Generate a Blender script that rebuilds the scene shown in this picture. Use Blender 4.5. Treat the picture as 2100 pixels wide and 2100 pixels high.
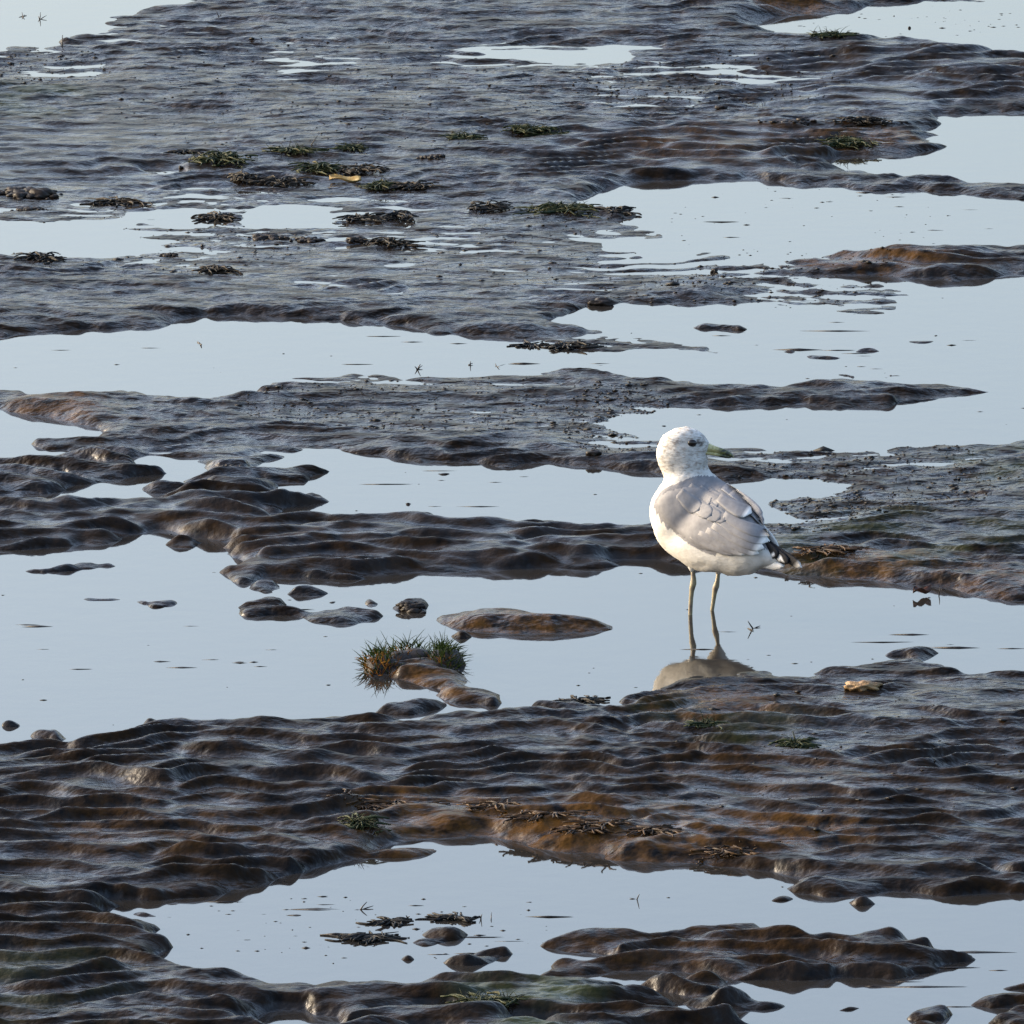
import bpy, bmesh, math, random
import numpy as np
from mathutils import Vector, Matrix
from mathutils.bvhtree import BVHTree

for o in list(bpy.data.objects):
    bpy.data.objects.remove(o, do_unlink=True)
scene = bpy.context.scene
COL = scene.collection
R = math.radians

# ------------------------------------------------------------------ camera
CAM_H = 3.25            # metres above the water
PITCH = R(11.5)         # looking down
FPX = 24050.0           # focal length in photograph pixels (2100 wide)
cam_d = bpy.data.cameras.new('camera')
cam = bpy.data.objects.new('camera', cam_d)
COL.objects.link(cam)
cam.location = (0, 0, CAM_H)
cam.rotation_euler = (R(90) - PITCH, 0, 0)
cam_d.sensor_width = 36.0
cam_d.lens = FPX / 2100.0 * 36.0
cam_d.clip_start = 0.1
cam_d.clip_end = 5000
scene.camera = cam

# ------------------------------------------------------------------ light
SUN_EL, SUN_AZ = 20.0, 287.0       # azimuth: 0 = +Y (away), 90 = +X (right)
world = bpy.data.worlds.new('World')
scene.world = world
world.use_nodes = True
wn = world.node_tree
bg = wn.nodes['Background']
sky = wn.nodes.new('ShaderNodeTexSky')
sky.sky_type = 'NISHITA'
sky.sun_disc = False
sky.sun_elevation = R(SUN_EL)
sky.sun_rotation = R(SUN_AZ)
sky.air_density = 1.0
sky.dust_density = 6.0
sky.ozone_density = 1.5
wn.links.new(sky.outputs[0], bg.inputs[0])
bg.inputs[1].default_value = 0.15
sun_d = bpy.data.lights.new('sun', 'SUN')
sun_d.energy = 0.5
sun_d.angle = R(18)
sun_d.color = (1.0, 0.88, 0.72)
sun = bpy.data.objects.new('sun', sun_d)
COL.objects.link(sun)
sd = Vector((math.sin(R(SUN_AZ)) * math.cos(R(SUN_EL)), math.cos(R(SUN_AZ)) * math.cos(R(SUN_EL)), math.sin(R(SUN_EL))))
sun.rotation_euler = sd.to_track_quat('Z', 'Y').to_euler()
sun.location = sd * 50
scene.view_settings.view_transform = 'Standard'
scene.view_settings.look = 'None'
scene.view_settings.gamma = 1
scene.view_settings.use_curve_mapping = False
scene.view_settings.exposure = 2.15

# ------------------------------------------------------------------ helpers
def unproject(u, v):
    """photograph pixel -> point on the water level (numpy)"""
    xr = (np.asarray(u, float) - 1050) / FPX
    yr = (1050 - np.asarray(v, float)) / FPX
    dy = math.cos(PITCH) + yr * math.sin(PITCH)
    dz = -math.sin(PITCH) + yr * math.cos(PITCH)
    t = -CAM_H / dz
    return xr * t, dy * t

def gp(u, v, z=0.0):
    x, y = unproject(u, v)
    return Vector((float(x), float(y), z))

def hsh(ix, iy, seed):
    h = (ix.astype(np.int64) * 374761393 + iy.astype(np.int64) * 668265263 + seed * 982451653) & 0xFFFFFFFF
    h = ((h ^ (h >> 13)) * 1274126177) & 0xFFFFFFFF
    h = (h ^ (h >> 16)) & 0xFFFFFFFF
    return h

def pn(x, y, seed=0):
    """gradient noise, about -1..1"""
    ix = np.floor(x); iy = np.floor(y)
    fx = x - ix; fy = y - iy
    ux = fx * fx * fx * (fx * (fx * 6 - 15) + 10)
    uy = fy * fy * fy * (fy * (fy * 6 - 15) + 10)
    def g(dx, dy):
        a = hsh(ix + dx, iy + dy, seed) * (2 * math.pi / 4294967296.0)
        return np.cos(a) * (fx - dx) + np.sin(a) * (fy - dy)
    n0 = g(0, 0) * (1 - ux) + g(1, 0) * ux
    n1 = g(0, 1) * (1 - ux) + g(1, 1) * ux
    return (n0 * (1 - uy) + n1 * uy) * 1.5

def sstep(a, b, x):
    t = np.clip((x - a) / (b - a), 0, 1)
    return t * t * (3 - 2 * t)

def new_mat(name):
    m = bpy.data.materials.new(name)
    m.use_nodes = True
    nt = m.node_tree
    return m, nt, nt.nodes['Principled BSDF']

def node(nt, typ, **kw):
    n = nt.nodes.new(typ)
    for k, v in kw.items():
        if hasattr(n, k):
            setattr(n, k, v)
        else:
            n.inputs[k].default_value = v
    return n

def ramp(nt, fac, stops):
    r = nt.nodes.new('ShaderNodeValToRGB')
    el = r.color_ramp.elements
    while len(el) < len(stops):
        el.new(0.5)
    for e, (p, c) in zip(el, stops):
        e.position = p
        e.color = (*c, 1) if len(c) == 3 else c
    nt.links.new(fac, r.inputs[0])
    return r.outputs[0]

def mixc(nt, fac, a, b):
    m = nt.nodes.new('ShaderNodeMix')
    m.data_type = 'RGBA'
    for idx, val in ((0, fac), (6, a), (7, b)):
        if hasattr(val, 'is_output') or isinstance(val, bpy.types.NodeSocket):
            nt.links.new(val, m.inputs[idx])
        else:
            m.inputs[idx].default_value = val if idx == 0 else (*val, 1)
    return m.outputs[2]

def math_n(nt, op, a, b=None):
    m = nt.nodes.new('ShaderNodeMath')
    m.operation = op
    for i, val in enumerate((a, b)):
        if val is None:
            continue
        if isinstance(val, bpy.types.NodeSocket):
            nt.links.new(val, m.inputs[i])
        else:
            m.inputs[i].default_value = val
    return m.outputs[0]

def noise_n(nt, vec, scale, detail=4.0, rough=0.55):
    n = nt.nodes.new('ShaderNodeTexNoise')
    n.inputs['Scale'].default_value = scale
    n.inputs['Detail'].default_value = detail
    n.inputs['Roughness'].default_value = rough
    if vec is not None:
        nt.links.new(vec, n.inputs['Vector'])
    return n.outputs[0]

def attr_n(nt, name):
    a = nt.nodes.new('ShaderNodeAttribute')
    a.attribute_name = name
    return a.outputs['Fac']

def obj_vec(nt, scale=(1, 1, 1)):
    t = nt.nodes.new('ShaderNodeTexCoord')
    m = nt.nodes.new('ShaderNodeMapping')
    m.inputs['Scale'].default_value = scale
    nt.links.new(t.outputs['Object'], m.inputs[0])
    return m.outputs[0]

def mesh_obj(name, verts, faces, mat, parent=None, smooth=True):
    me = bpy.data.meshes.new(name)
    me.from_pydata([tuple(v) for v in verts], [], faces)
    me.update()
    if smooth:
        me.polygons.foreach_set('use_smooth', [True] * len(me.polygons))
    if mat:
        me.materials.append(mat)
    o = bpy.data.objects.new(name, me)
    COL.objects.link(o)
    if parent:
        o.parent = parent
    return o

def tag(o, label=None, cat=None, group=None, kind=None):
    if label: o['label'] = label
    if cat: o['category'] = cat
    if group: o['group'] = group
    if kind: o['kind'] = kind
    return o

# ------------------------------------------------------------------ materials
def mat_mud():
    m, nt, p = new_mat('wet_mud')
    v = obj_vec(nt)
    n1 = noise_n(nt, v, 9, 5)
    n2 = noise_n(nt, v, 45, 5)
    n3 = noise_n(nt, v, 3.1, 3)
    c = ramp(nt, n1, [(0.34, (0.0018, 0.0017, 0.0018)), (0.5, (0.0032, 0.0027, 0.0023)), (0.70, (0.0105, 0.0068, 0.0036))])
    c2 = ramp(nt, n2, [(0.35, (0.0022, 0.0020, 0.0021)), (0.65, (0.0075, 0.0052, 0.0036))])
    c = mixc(nt, 0.40, c, c2)
    oc = attr_n(nt, 'ochre')
    of = math_n(nt, 'MULTIPLY', oc, ramp_val(nt, n2, 0.33, 0.62))
    c = mixc(nt, of, c, (0.048, 0.024, 0.006))
    gr = attr_n(nt, 'green')
    gf = math_n(nt, 'MULTIPLY', gr, ramp_val(nt, n1, 0.42, 0.6))
    c = mixc(nt, gf, c, (0.022, 0.028, 0.011))
    nt.links.new(c, p.inputs['Base Color'])
    streak = ramp_val(nt, noise_n(nt, obj_vec(nt, (1.0, 2.1, 1.0)), 9.0, 6, 0.62), 0.44, 0.58)
    w1 = math_n(nt, 'MULTIPLY', attr_n(nt, 'wet'), streak)
    w2 = math_n(nt, 'MULTIPLY', attr_n(nt, 'hollow'), 0.62)
    wet = math_n(nt, 'MAXIMUM', w1, w2)
    r = math_n(nt, 'MULTIPLY_ADD', wet, -0.20)
    r.node.inputs[2].default_value = 0.27
    r2 = math_n(nt, 'MULTIPLY_ADD', n2, 0.06)
    nt.links.new(r, r2.node.inputs[2])
    nt.links.new(r2, p.inputs['Roughness'])
    sp = math_n(nt, 'MULTIPLY_ADD', wet, 0.60)
    sp.node.inputs[2].default_value = 0.055
    nt.links.new(sp, p.inputs['Specular IOR Level'])
    p.inputs['IOR'].default_value = 1.36
    b1 = nt.nodes.new('ShaderNodeBump')
    b1.inputs['Strength'].default_value = 1.0
    b1.inputs['Distance'].default_value = 0.014
    gh = math_n(nt, 'MULTIPLY', noise_n(nt, obj_vec(nt, (1.0, 1.45, 1.0)), 21, 3.5, 0.55), attr_n(nt, 'grit'))
    nt.links.new(gh, b1.inputs['Height'])
    b2 = nt.nodes.new('ShaderNodeBump')
    b2.inputs['Strength'].default_value = 0.25
    b2.inputs['Distance'].default_value = 0.0012
    nt.links.new(noise_n(nt, v, 320, 3, 0.6), b2.inputs['Height'])
    nt.links.new(b1.outputs[0], b2.inputs['Normal'])
    nt.links.new(b2.outputs[0], p.inputs['Normal'])
    return m

def ramp_val(nt, fac, a, b):
    mr = nt.nodes.new('ShaderNodeMapRange')
    mr.inputs[1].default_value = a
    mr.inputs[2].default_value = b
    nt.links.new(fac, mr.inputs[0])
    return mr.outputs[0]

def mat_water():
    m, nt, p = new_mat('silty_water')
    p.inputs['Base Color'].default_value = (0.016, 0.0145, 0.013, 1)
    p.inputs['Roughness'].default_value = 0.035
    p.inputs['IOR'].default_value = 1.50
    v = obj_vec(nt, (1, 1, 1))
    b = nt.nodes.new('ShaderNodeBump')
    b.inputs['Strength'].default_value = 0.10
    b.inputs['Distance'].default_value = 0.0015
    nt.links.new(noise_n(nt, v, 22, 3, 0.5), b.inputs['Height'])
    nt.links.new(b.outputs[0], p.inputs['Normal'])
    return m

def mat_simple(name, stops, scale=60, rough=0.5, bump=0.0, vecscale=(1, 1, 1), spec_ior=1.45, bscale=None):
    m, nt, p = new_mat(name)
    v = obj_vec(nt, vecscale)
    n = noise_n(nt, v, scale, 5)
    nt.links.new(ramp(nt, n, stops), p.inputs['Base Color'])
    p.inputs['Roughness'].default_value = rough
    p.inputs['IOR'].default_value = spec_ior
    if bump:
        b = nt.nodes.new('ShaderNodeBump')
        b.inputs['Strength'].default_value = 0.7
        b.inputs['Distance'].default_value = bump
        nt.links.new(noise_n(nt, v, bscale or scale * 2, 4), b.inputs['Height'])
        nt.links.new(b.outputs[0], p.inputs['Normal'])
    return m

M = {}
M['mud'] = mat_mud()
M['water'] = mat_water()
M['wrack'] = mat_simple('dark_wrack', [(0.35, (0.004, 0.004, 0.0033)), (0.55, (0.0116, 0.0086, 0.005)), (0.75, (0.0281, 0.0165, 0.0059))], 70, 0.62, spec_ior=1.28)
M['weed_green'] = mat_simple('green_weed', [(0.3, (0.0054, 0.0099, 0.0027)), (0.52, (0.0136, 0.0205, 0.0044)), (0.72, (0.0393, 0.0314, 0.005))], 55, 0.62, spec_ior=1.28)
M['weed_black'] = mat_simple('black_weed', [(0.35, (0.0029, 0.0032, 0.0036)), (0.6, (0.0079, 0.0072, 0.0058)), (0.8, (0.0162, 0.013, 0.0079))], 60, 0.62, spec_ior=1.28)
M['clod'] = mat_simple('mud_clod', [(0.3, (0.0046, 0.0038, 0.0036)), (0.6, (0.0115, 0.008, 0.0059)), (0.8, (0.021, 0.013, 0.0076))], 40, 0.5, 0.003, spec_ior=1.25)
M['weed_ochre'] = mat_simple('ochre_weed', [(0.3, (0.0056, 0.0036, 0.002)), (0.5, (0.0245, 0.0114, 0.003)), (0.72, (0.07, 0.033, 0.006))], 60, 0.6, spec_ior=1.3)
M['grass_green'] = mat_simple('grass_green', [(0.3, (0.008, 0.017, 0.004)), (0.5, (0.018, 0.031, 0.007)), (0.75, (0.045, 0.050, 0.010))], 40, 0.85, spec_ior=1.15)
M['grass_ochre'] = mat_simple('grass_ochre', [(0.3, (0.05, 0.018, 0.004)), (0.5, (0.11, 0.045, 0.007)), (0.75, (0.17, 0.085, 0.012))], 40, 0.85, spec_ior=1.15)
M['twig'] = mat_simple('twig', [(0.3, (0.0072, 0.006, 0.0054)), (0.7, (0.024, 0.018, 0.0132))], 80, 0.55)
M['stone'] = mat_simple('pitted_stone', [(0.3, (0.05, 0.0275, 0.011)), (0.5, (0.16, 0.095, 0.04)), (0.7, (0.225, 0.145, 0.065))], 90, 0.6, 0.003)
M['leaf'] = mat_simple('yellow_leaf', [(0.3, (0.168, 0.096, 0.018)), (0.6, (0.33, 0.252, 0.108)), (0.8, (0.42, 0.36, 0.228))], 50, 0.5)
M['redleaf'] = mat_simple('red_leaf', [(0.3, (0.0245, 0.0105, 0.007)), (0.6, (0.084, 0.0315, 0.0175)), (0.8, (0.14, 0.056, 0.028))], 60, 0.5)

# ------------------------------------------------------------------ water / mud map, traced from the photograph
ZT = 700 / 1932.0
def T(c, r, *pts):
    return [(700 * c + x * ZT, 700 * r + y * ZT) for x, y in pts]
def F(*pts):
    k = 2100 / 1932.0
    return [(x * k, y * k) for x, y in pts]
def Z2(*pts):
    return [(1280 + x * 380 / 1932.0, 1100 + y * 380 / 1932.0) for x, y in pts]
def Z3(*pts):
    return [(700 + x * 380 / 1932.0, 1260 + y * 380 / 1932.0) for x, y in pts]

MAP = []
def W(*parts): MAP.append((0, sum(parts, [])))
def L(*parts): MAP.append((1, sum(parts, [])))

# pools
W(T(0,0,(-200,-200),(1180,-200),(1180,0),(1050,20),(860,40),(700,80),(600,120),(660,150),(640,175),(420,210),(310,230),(330,250),(200,270),(60,285),(-200,290)))
W(T(0,0,(-200,1240),(200,1245),(440,1272),(620,1240),(640,1280),(700,1310),(820,1330),(920,1400),(850,1430),(780,1465),(600,1450),(300,1430),(200,1440),(-200,1430)))
W(T(0,0,(620,1240),(850,1208),(1110,1208),(1150,1240),(1280,1262),(1200,1290),(1000,1310),(880,1300),(840,1270),(930,1240),(850,1240),(720,1290),(660,1270)))
W(T(0,0,(1330,1220),(1500,1168),(1720,1165),(1932,1180),(1932,1250),(1850,1290),(1750,1310),(1600,1300),(1450,1290),(1330,1260)))
W(T(1,0,(270,1270),(320,1235),(420,1215),(430,1260),(380,1290),(280,1300)))
W(T(0,0,(760,960),(860,945),(1040,955),(1060,975),(950,990),(820,985)))
W(T(0,0,(0,1180),(100,1172),(170,1182),(80,1198),(0,1200)))
W(F((-80,645),(110,628),(190,625),(290,615),(380,598),(480,600),(560,606),(650,603),(740,612),(830,628),(900,634),(980,640),(1060,654),(1130,660),(1250,662),(1400,666),(1300,648),(1200,638),(1100,622),(1035,608),(1080,585),(1120,573),(1290,572),(1470,574),(1530,590),(1600,597),(1650,593),(1720,575),(1660,565),(1755,562),(1640,545),(1560,538),(1500,535),(1485,530),(1550,520),(1650,518),(1720,524),(1800,528),(1860,524),(1905,517),(1990,508),
   (1990,836),(1871,838),(1788,841),(1738,846),(1655,850),(1575,852),(1475,854),(1430,845),(1385,845),(1340,842),(1240,832),(1177,826),(1137,814),(1127,799),(1144,787),(1204,784),(1237,776),(1260,768),(1288,768),(1415,767),(1455,765),(1505,763),(1588,771),(1675,767),(1688,757),(1738,761),(1781,751),(1898,742),(1821,733),(1755,730),(1655,723),(1575,723),(1501,731),(1475,738),(1355,732),(1288,725),(1211,714),(1077,700),(977,707),(844,711),(687,706),(644,712),(493,721),(510,729),(480,742),(477,747),(433,754),(383,756),(360,752),(300,750),(207,741),(157,744),(143,750),(50,754),(48,746),(38,740),(-80,739)))
W(T(2,0,(330,158),(460,95),(640,85),(800,75),(960,60),(1000,30),(1250,15),(1360,3),(1500,10),(1700,5),(2100,12),(2100,335),(1932,325),(1800,300),(1500,265),(1200,235),(980,220),(750,212),(620,205),(480,180)))
W(T(2,0,(1450,645),(1700,640),(2100,628),(2100,1055),(1700,1048),(1590,1042),(1560,1020),(1380,1000),(1150,1005),(1000,985),(850,950),(780,905),(870,885),(1050,895),(1110,895),(1290,885),(1400,850),(1500,815),(1350,790),(1520,770),(1300,745),(1420,735),(1500,690),(1350,660)))
W(T(1,0,(1330,1140),(1430,1090),(1550,1055),(1640,1045),(1720,1030),(1932,1025)),T(2,0,(120,1010),(350,1015),(500,1030),(620,1050),(900,1062),(1100,1075),(1300,1075),(1560,1098),(1650,1100),(1780,1120),(2100,1132),(2100,1395),(1740,1400),(1550,1420),(1350,1415),(1100,1435),(960,1430),(800,1460),(640,1460),(480,1470),(300,1465),(240,1450),(100,1430),(80,1385),(0,1380)),T(1,0,(1850,1350),(1760,1310),(1600,1250),(1560,1225),(1650,1195),(1600,1180),(1400,1170)))
W(T(1,0,(1480,1380),(1600,1345),(1760,1340),(1932,1360)),T(2,0,(80,1390),(120,1440),(0,1480)),T(1,0,(1800,1490),(1600,1480),(1480,1450)))
W(T(1,0,(740,290),(900,280),(1050,290),(1200,285),(1400,265),(1450,255),(1750,245),(1840,260),(1700,285),(1580,300),(1690,330),(1600,360),(1400,375),(1280,360),(1100,355),(950,345),(800,330)))
W(T(0,1,(-200,385),(30,385),(90,405),(200,420),(310,425),(330,440),(450,470),(550,490),(570,515),(610,530),(560,545),(400,560),(220,560),(150,585),(200,600),(350,620),(480,630),(560,640),(350,655),(300,665),(200,672),(110,690),(0,680),(-200,680)))
W(T(0,1,(-200,870),(280,862),(480,815),(560,790),(700,780),(960,750),(850,715),(760,700),(800,660),(880,640),(1000,665),(1130,690),(1200,720),(1130,745),(1200,775),(1000,800),(1120,820),(1200,850),(780,895),(1000,905),(900,930),(600,935),(400,940),(200,905),(-200,895)))
W(T(0,1,(300,780),(350,790),(480,800),(420,760),(370,735),(340,745)))
W(T(0,1,(1600,660),(1700,625),(1850,610),(1932,602)),T(1,1,(0,620),(120,635),(300,655),(430,680),(650,685),(820,690),(900,715),(1000,710),(1040,690),(1240,695),(1390,710),(1550,730),(1790,745)),T(2,1,(200,790),(560,775),(760,780),(880,800),(950,830),(800,855),(920,885),(700,900),(500,930),(560,960),(690,990),(740,1020),(800,1040),(460,1043)),T(1,1,(1760,1055),(1550,1050),(1340,1040),(1200,1020),(1080,1020),(900,1040),(720,1060),(640,1050),(560,1030),(440,1035),(200,1030),(70,1040),(0,1035)),T(0,1,(1900,1010),(1700,1020),(1580,1025),(1540,1000),(1450,970),(1600,965),(1720,960),(1640,930),(1900,915),(1850,870),(1500,880),(1430,870),(1540,850),(1590,810),(1440,800),(1470,790),(1750,800),(1780,755),(1900,730),(1740,720),(1640,725),(1450,745),(1420,720),(1480,690)))
# the big central pool
W(T(0,1,(-200,1190),(40,1175),(200,1168),(400,1168),(470,1150),(580,1165),(720,1130),(640,1115),(740,1095),(850,1080),(900,1065),(1000,1080),(1050,1100),(1200,1120),(1340,1135),(1280,1160),(1340,1195),(1060,1240),(1350,1228),(1500,1250),(1240,1300),(1290,1340),(1360,1380),(1500,1330),(1800,1345),(1932,1350)),
  T(1,1,(180,1330),(440,1300),(820,1295),(1000,1302),(1150,1290),(1220,1265),(1290,1265),(1400,1290),(1500,1290),(1590,1270),(1480,1240),(1530,1220),(1620,1230),(1740,1238),(1900,1250)),
  T(2,1,(100,1270),(400,1290),(560,1300),(700,1322),(780,1318),(820,1335),(1000,1350),(1150,1345),(1180,1365),(1300,1375),(1540,1405),(1620,1440),(1720,1450),(1830,1475),(2100,1470),(2100,1890),(1750,1900),(1600,1900),(1480,1870),(1380,1830),(1280,1800),(1150,1820),(1050,1850),(900,1860),(820,1845),(760,1878)),
  Z2((1932,1452),(1700,1440),(1450,1430),(1200,1430),(1180,1480),(1000,1500),(800,1440),(620,1460),(550,1530),(350,1600),(200,1650),(0,1690)),
  T(1,2,(1540,100),(1640,130),(1700,145),(1560,160),(1400,155),(1180,150),(1100,145),(1000,190),(850,180),(880,150),(820,195),(660,190),(760,210),(540,230),(300,240),(120,235),(0,215)),
  T(0,2,(1932,215),(1650,240),(1500,260),(1380,255),(1250,245),(1050,235),(950,225),(800,230),(740,300),(690,315),(540,340),(450,345),(300,330),(100,355),(-200,385)))
# lower pool, runs out of the frame at the right
W(T(0,2,(520,1330),(560,1290),(720,1255),(560,1240),(620,1225),(950,1225),(1130,1218),(1400,1180),(1480,1150),(1550,1110),(1640,1090),(1820,1040),(1932,1010)),
  T(1,2,(0,1000),(130,985),(180,930),(350,890),(450,865),(530,875),(720,860),(860,850),(900,880),(1000,900),(1100,900),(1180,945),(1350,955),(1420,945),(1530,985),(1700,990),(1800,1010),(1932,1020)),
  T(2,2,(0,1010),(120,1015),(300,1040),(450,1075),(600,1110),(700,1135),(560,1165),(640,1195),(830,1225),(1020,1220),(1150,1185),(1320,1185),(1480,1210),(1740,1200),(2100,1185),(2100,2100),(560,2100),(560,1930),(300,1915),(0,1895)),
  T(1,2,(1700,1890),(1500,1860),(1600,1845),(1850,1835),(1900,1810),(1800,1790),(1560,1780),(1480,1770),(1540,1745),(1650,1735),(1540,1715),(1400,1725),(1200,1705),(1000,1700),(820,1685),(640,1700),(480,1715),(360,1740),(340,1725),(200,1705),(0,1705)),
  T(0,2,(1850,1720),(1700,1740),(1500,1735),(1200,1690),(1000,1640),(850,1610),(780,1585),(850,1550),(920,1530),(1000,1490),(830,1440),(850,1405),(950,1390),(780,1350),(600,1345)))
W(T(2,2,(1620,1090),(1680,1065),(1780,1070),(1830,1100),(2000,1115),(2000,1135),(1750,1110)))
W(T(0,2,(1400,1900),(1480,1870),(1560,1845),(1720,1850),(1760,1885),(1932,1890),(1932,1932),(1300,1932)))
W(T(1,2,(0,1895),(200,1885),(480,1862),(600,1852),(680,1870),(560,1885),(300,1892)))
W(T(1,2,(900,1900),(1100,1905),(1400,1925),(1300,1932),(950,1932)))

# mud islands and bars
L(T(0,1,(-200,680),(100,700),(250,715),(345,735),(360,765),(330,785),(200,785),(0,770),(-200,770)))
L(T(0,1,(-200,790),(200,800),(330,800),(460,815),(380,830),(260,850),(100,860),(-200,860)))
L(T(0,1,(400,760),(470,705),(650,705),(780,725),(960,750),(700,775),(500,780)))
L(T(0,1,(140,695),(250,668),(330,670),(420,655),(560,640),(700,650),(800,665),(760,700),(560,700),(400,725),(330,715)))
L(T(0,1,(760,838),(870,825),(1000,830),(1090,850),(1000,860),(860,858)))
L(T(0,1,(1350,1410),(1450,1372),(1550,1368),(1700,1392),(1600,1405),(1480,1420)))
L(T(0,1,(1600,1440),(1750,1402),(1880,1425),(1800,1442)))
L(T(0,1,(1340,1525),(1430,1480),(1520,1440),(1640,1465),(1600,1500),(1700,1540),(1932,1530)),T(1,1,(180,1520),(290,1555),(180,1575),(90,1597),(0,1592)),T(0,1,(1750,1588),(1650,1560),(1500,1560),(1380,1555)))
L(T(0,1,(1790,1490),(1850,1470),(1880,1475),(1830,1500)))
L(T(1,1,(120,1490),(190,1463),(260,1480),(230,1510)))
L(T(1,1,(290,1500),(390,1465),(485,1490),(480,1550),(400,1535),(320,1530)))
L(T(1,1,(490,1570),(680,1545),(820,1540),(1100,1560),(1300,1580),(1500,1605),(1640,1635),(1550,1645),(1250,1650),(1130,1660),(1000,1650),(800,1645),(680,1630),(570,1600)))
L(T(1,1,(560,1662),(700,1652),(770,1668),(680,1688)))
L(T(1,1,(1270,1562),(1530,1558),(1400,1578)))
L(T(1,1,(1630,1565),(1750,1578),(1932,1600)),T(2,1,(40,1610),(0,1615)),T(1,1,(1800,1603)))
L(Z3((560,620),(700,580),(900,590),(1200,640),(1400,690),(1430,715),(1300,745),(1100,760),(1250,760),(1550,815),(1660,830),(1710,915),(1600,955),(1400,930),(1160,925),(1000,860),(1040,790),(850,750),(750,725),(600,690)))
L(Z3((280,600),(400,530),(700,480),(1100,500),(1260,600),(900,600),(560,650),(350,650)))
L(Z3((300,1040),(450,970),(900,915),(1050,905),(1150,940),(1050,985),(930,1010),(850,1045),(600,1058),(400,1050)))
L(T(0,1,(60,1225),(150,1205),(280,1213),(390,1212),(270,1230)))
L(T(0,1,(0,1308),(160,1285),(300,1288),(500,1262),(660,1270),(890,1284),(600,1293),(200,1308)))
L(T(0,1,(400,1450),(530,1443),(640,1455),(720,1470),(850,1475),(1020,1475),(1020,1500),(900,1505),(790,1490),(700,1477),(500,1470)))
L(T(0,1,(140,1640),(310,1625),(240,1650)))
L(T(0,1,(190,1692),(240,1684),(300,1690),(240,1697)))
L(T(0,1,(900,1165),(1000,1130),(1160,1145),(1080,1175)))
L(T(2,1,(1100,1770),(1250,1742),(1400,1752),(1550,1770),(1430,1780),(1340,1815),(1270,1790)))
L(T(2,1,(1020,1838),(1060,1825),(1100,1836),(1060,1846)))
L(T(2,1,(1290,1440),(1360,1425),(1540,1462),(1400,1468),(1340,1472)))
L(T(2,0,(-10,1855),(120,1840),(300,1845),(410,1865),(300,1878),(100,1875)))
L(T(2,0,(1200,1915),(1300,1885),(1420,1880),(1500,1905),(1400,1925),(1300,1932)))
L(T(2,0,(1790,1782),(1850,1768),(1910,1770),(1850,1785)))
L(T(2,1,(500,72),(620,58),(700,62),(640,80)))
L(T(2,1,(690,100),(800,80),(950,60),(1060,15),(1130,12),(1080,50),(1200,75),(950,95),(830,115)))
L(T(2,1,(1220,0),(1450,0),(1420,25),(1330,22)))
L(T(2,1,(660,195),(900,185),(1130,195),(1240,190),(1600,212),(1100,205),(850,200)))
L(T(1,1,(500,750),(560,738),(620,745),(580,760)))
L(T(1,1,(330,1000),(420,982),(540,985),(610,1005),(500,1020),(380,1012)))
L(T(1,1,(1430,80),(1470,68),(1510,80),(1470,94)))
L(T(1,1,(330,915),(380,902),(432,914),(380,932)))
L(T(1,1,(200,912),(260,905),(310,915),(250,922)))
L(T(1,1,(1750,460),(1820,448),(1885,457),(1820,466)))
L(T(2,0,(0,1385),(60,1378),(90,1390),(40,1395)))
L(T(1,0,(1330,1430),(1400,1445),(1430,1425),(1560,1418),(1690,1440),(1730,1450),(1690,1465),(1580,1468),(1640,1450),(1500,1432),(1440,1450)))
# bottom bar and the bits round it
L(T(1,2,(550,1590),(640,1560),(760,1530),(900,1525),(1000,1530),(1140,1480),(1350,1455),(1500,1440),(1560,1445),(1700,1455),(1932,1435)),
  T(2,2,(0,1430),(180,1425),(300,1400),(420,1395),(450,1415),(620,1440),(740,1490),(900,1475),(1180,1465),(1380,1495),(1450,1540),(1540,1562),(1740,1560),(1500,1585),(1430,1605),(1480,1630),(1350,1650),(1180,1680),(1010,1670),(860,1655),(850,1680),(720,1695),(600,1700),(500,1680),(380,1690),(240,1670),(100,1650),(0,1635)),
  T(1,2,(1932,1632),(1700,1632),(1600,1638),(1400,1648),(1150,1668),(1050,1663),(1200,1605),(1400,1580),(1550,1575),(1580,1555),(1420,1538),(1300,1545),(1200,1528),(1100,1525),(1000,1530),(900,1572),(800,1595),(720,1605)))
L(T(1,2,(1650,1735),(1800,1695),(1932,1685)),T(2,2,(0,1680),(200,1685),(260,1705),(310,1722),(230,1770),(100,1775),(0,1772)),T(1,2,(1932,1768),(1800,1752)))
L(T(2,2,(0,1818),(80,1808),(300,1800),(500,1815),(640,1826),(560,1838),(450,1858),(300,1866),(120,1858),(50,1840)))
L(T(2,2,(800,1880),(900,1845),(1000,1828),(1180,1812),(1050,1838),(950,1862)))
L(T(2,2,(1220,1905),(1350,1868),(1460,1860),(1560,1875),(1500,1905),(1400,1918),(1300,1915)))
L(T(2,2,(1560,1835),(1700,1800),(2100,1770),(2100,1825),(1750,1845)))
L(T(2,2,(1760,1732),(1900,1715),(2100,1705),(2100,1750),(1850,1745)))
L(T(2,2,(1730,1932),(1850,1890),(2100,1870),(2100,1960),(1730,1960)))
L(T(2,2,(1320,1735),(1360,1724),(1420,1735),(1380,1746)))
L(T(2,2,(440,1245),(540,1217),(720,1222),(580,1243)))
L(T(2,2,(900,1242),(1050,1242),(1170,1262),(1000,1270)))
L(T(2,2,(1150,1228),(1330,1250),(1230,1250)))
L(T(2,2,(300,1735),(350,1730),(400,1740),(350,1744)))
L(T(2,2,(850,1745),(900,1732),(940,1733),(890,1745)))
L(T(2,2,(1640,1645),(1680,1637),(1720,1648),(1680,1655)))
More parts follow.
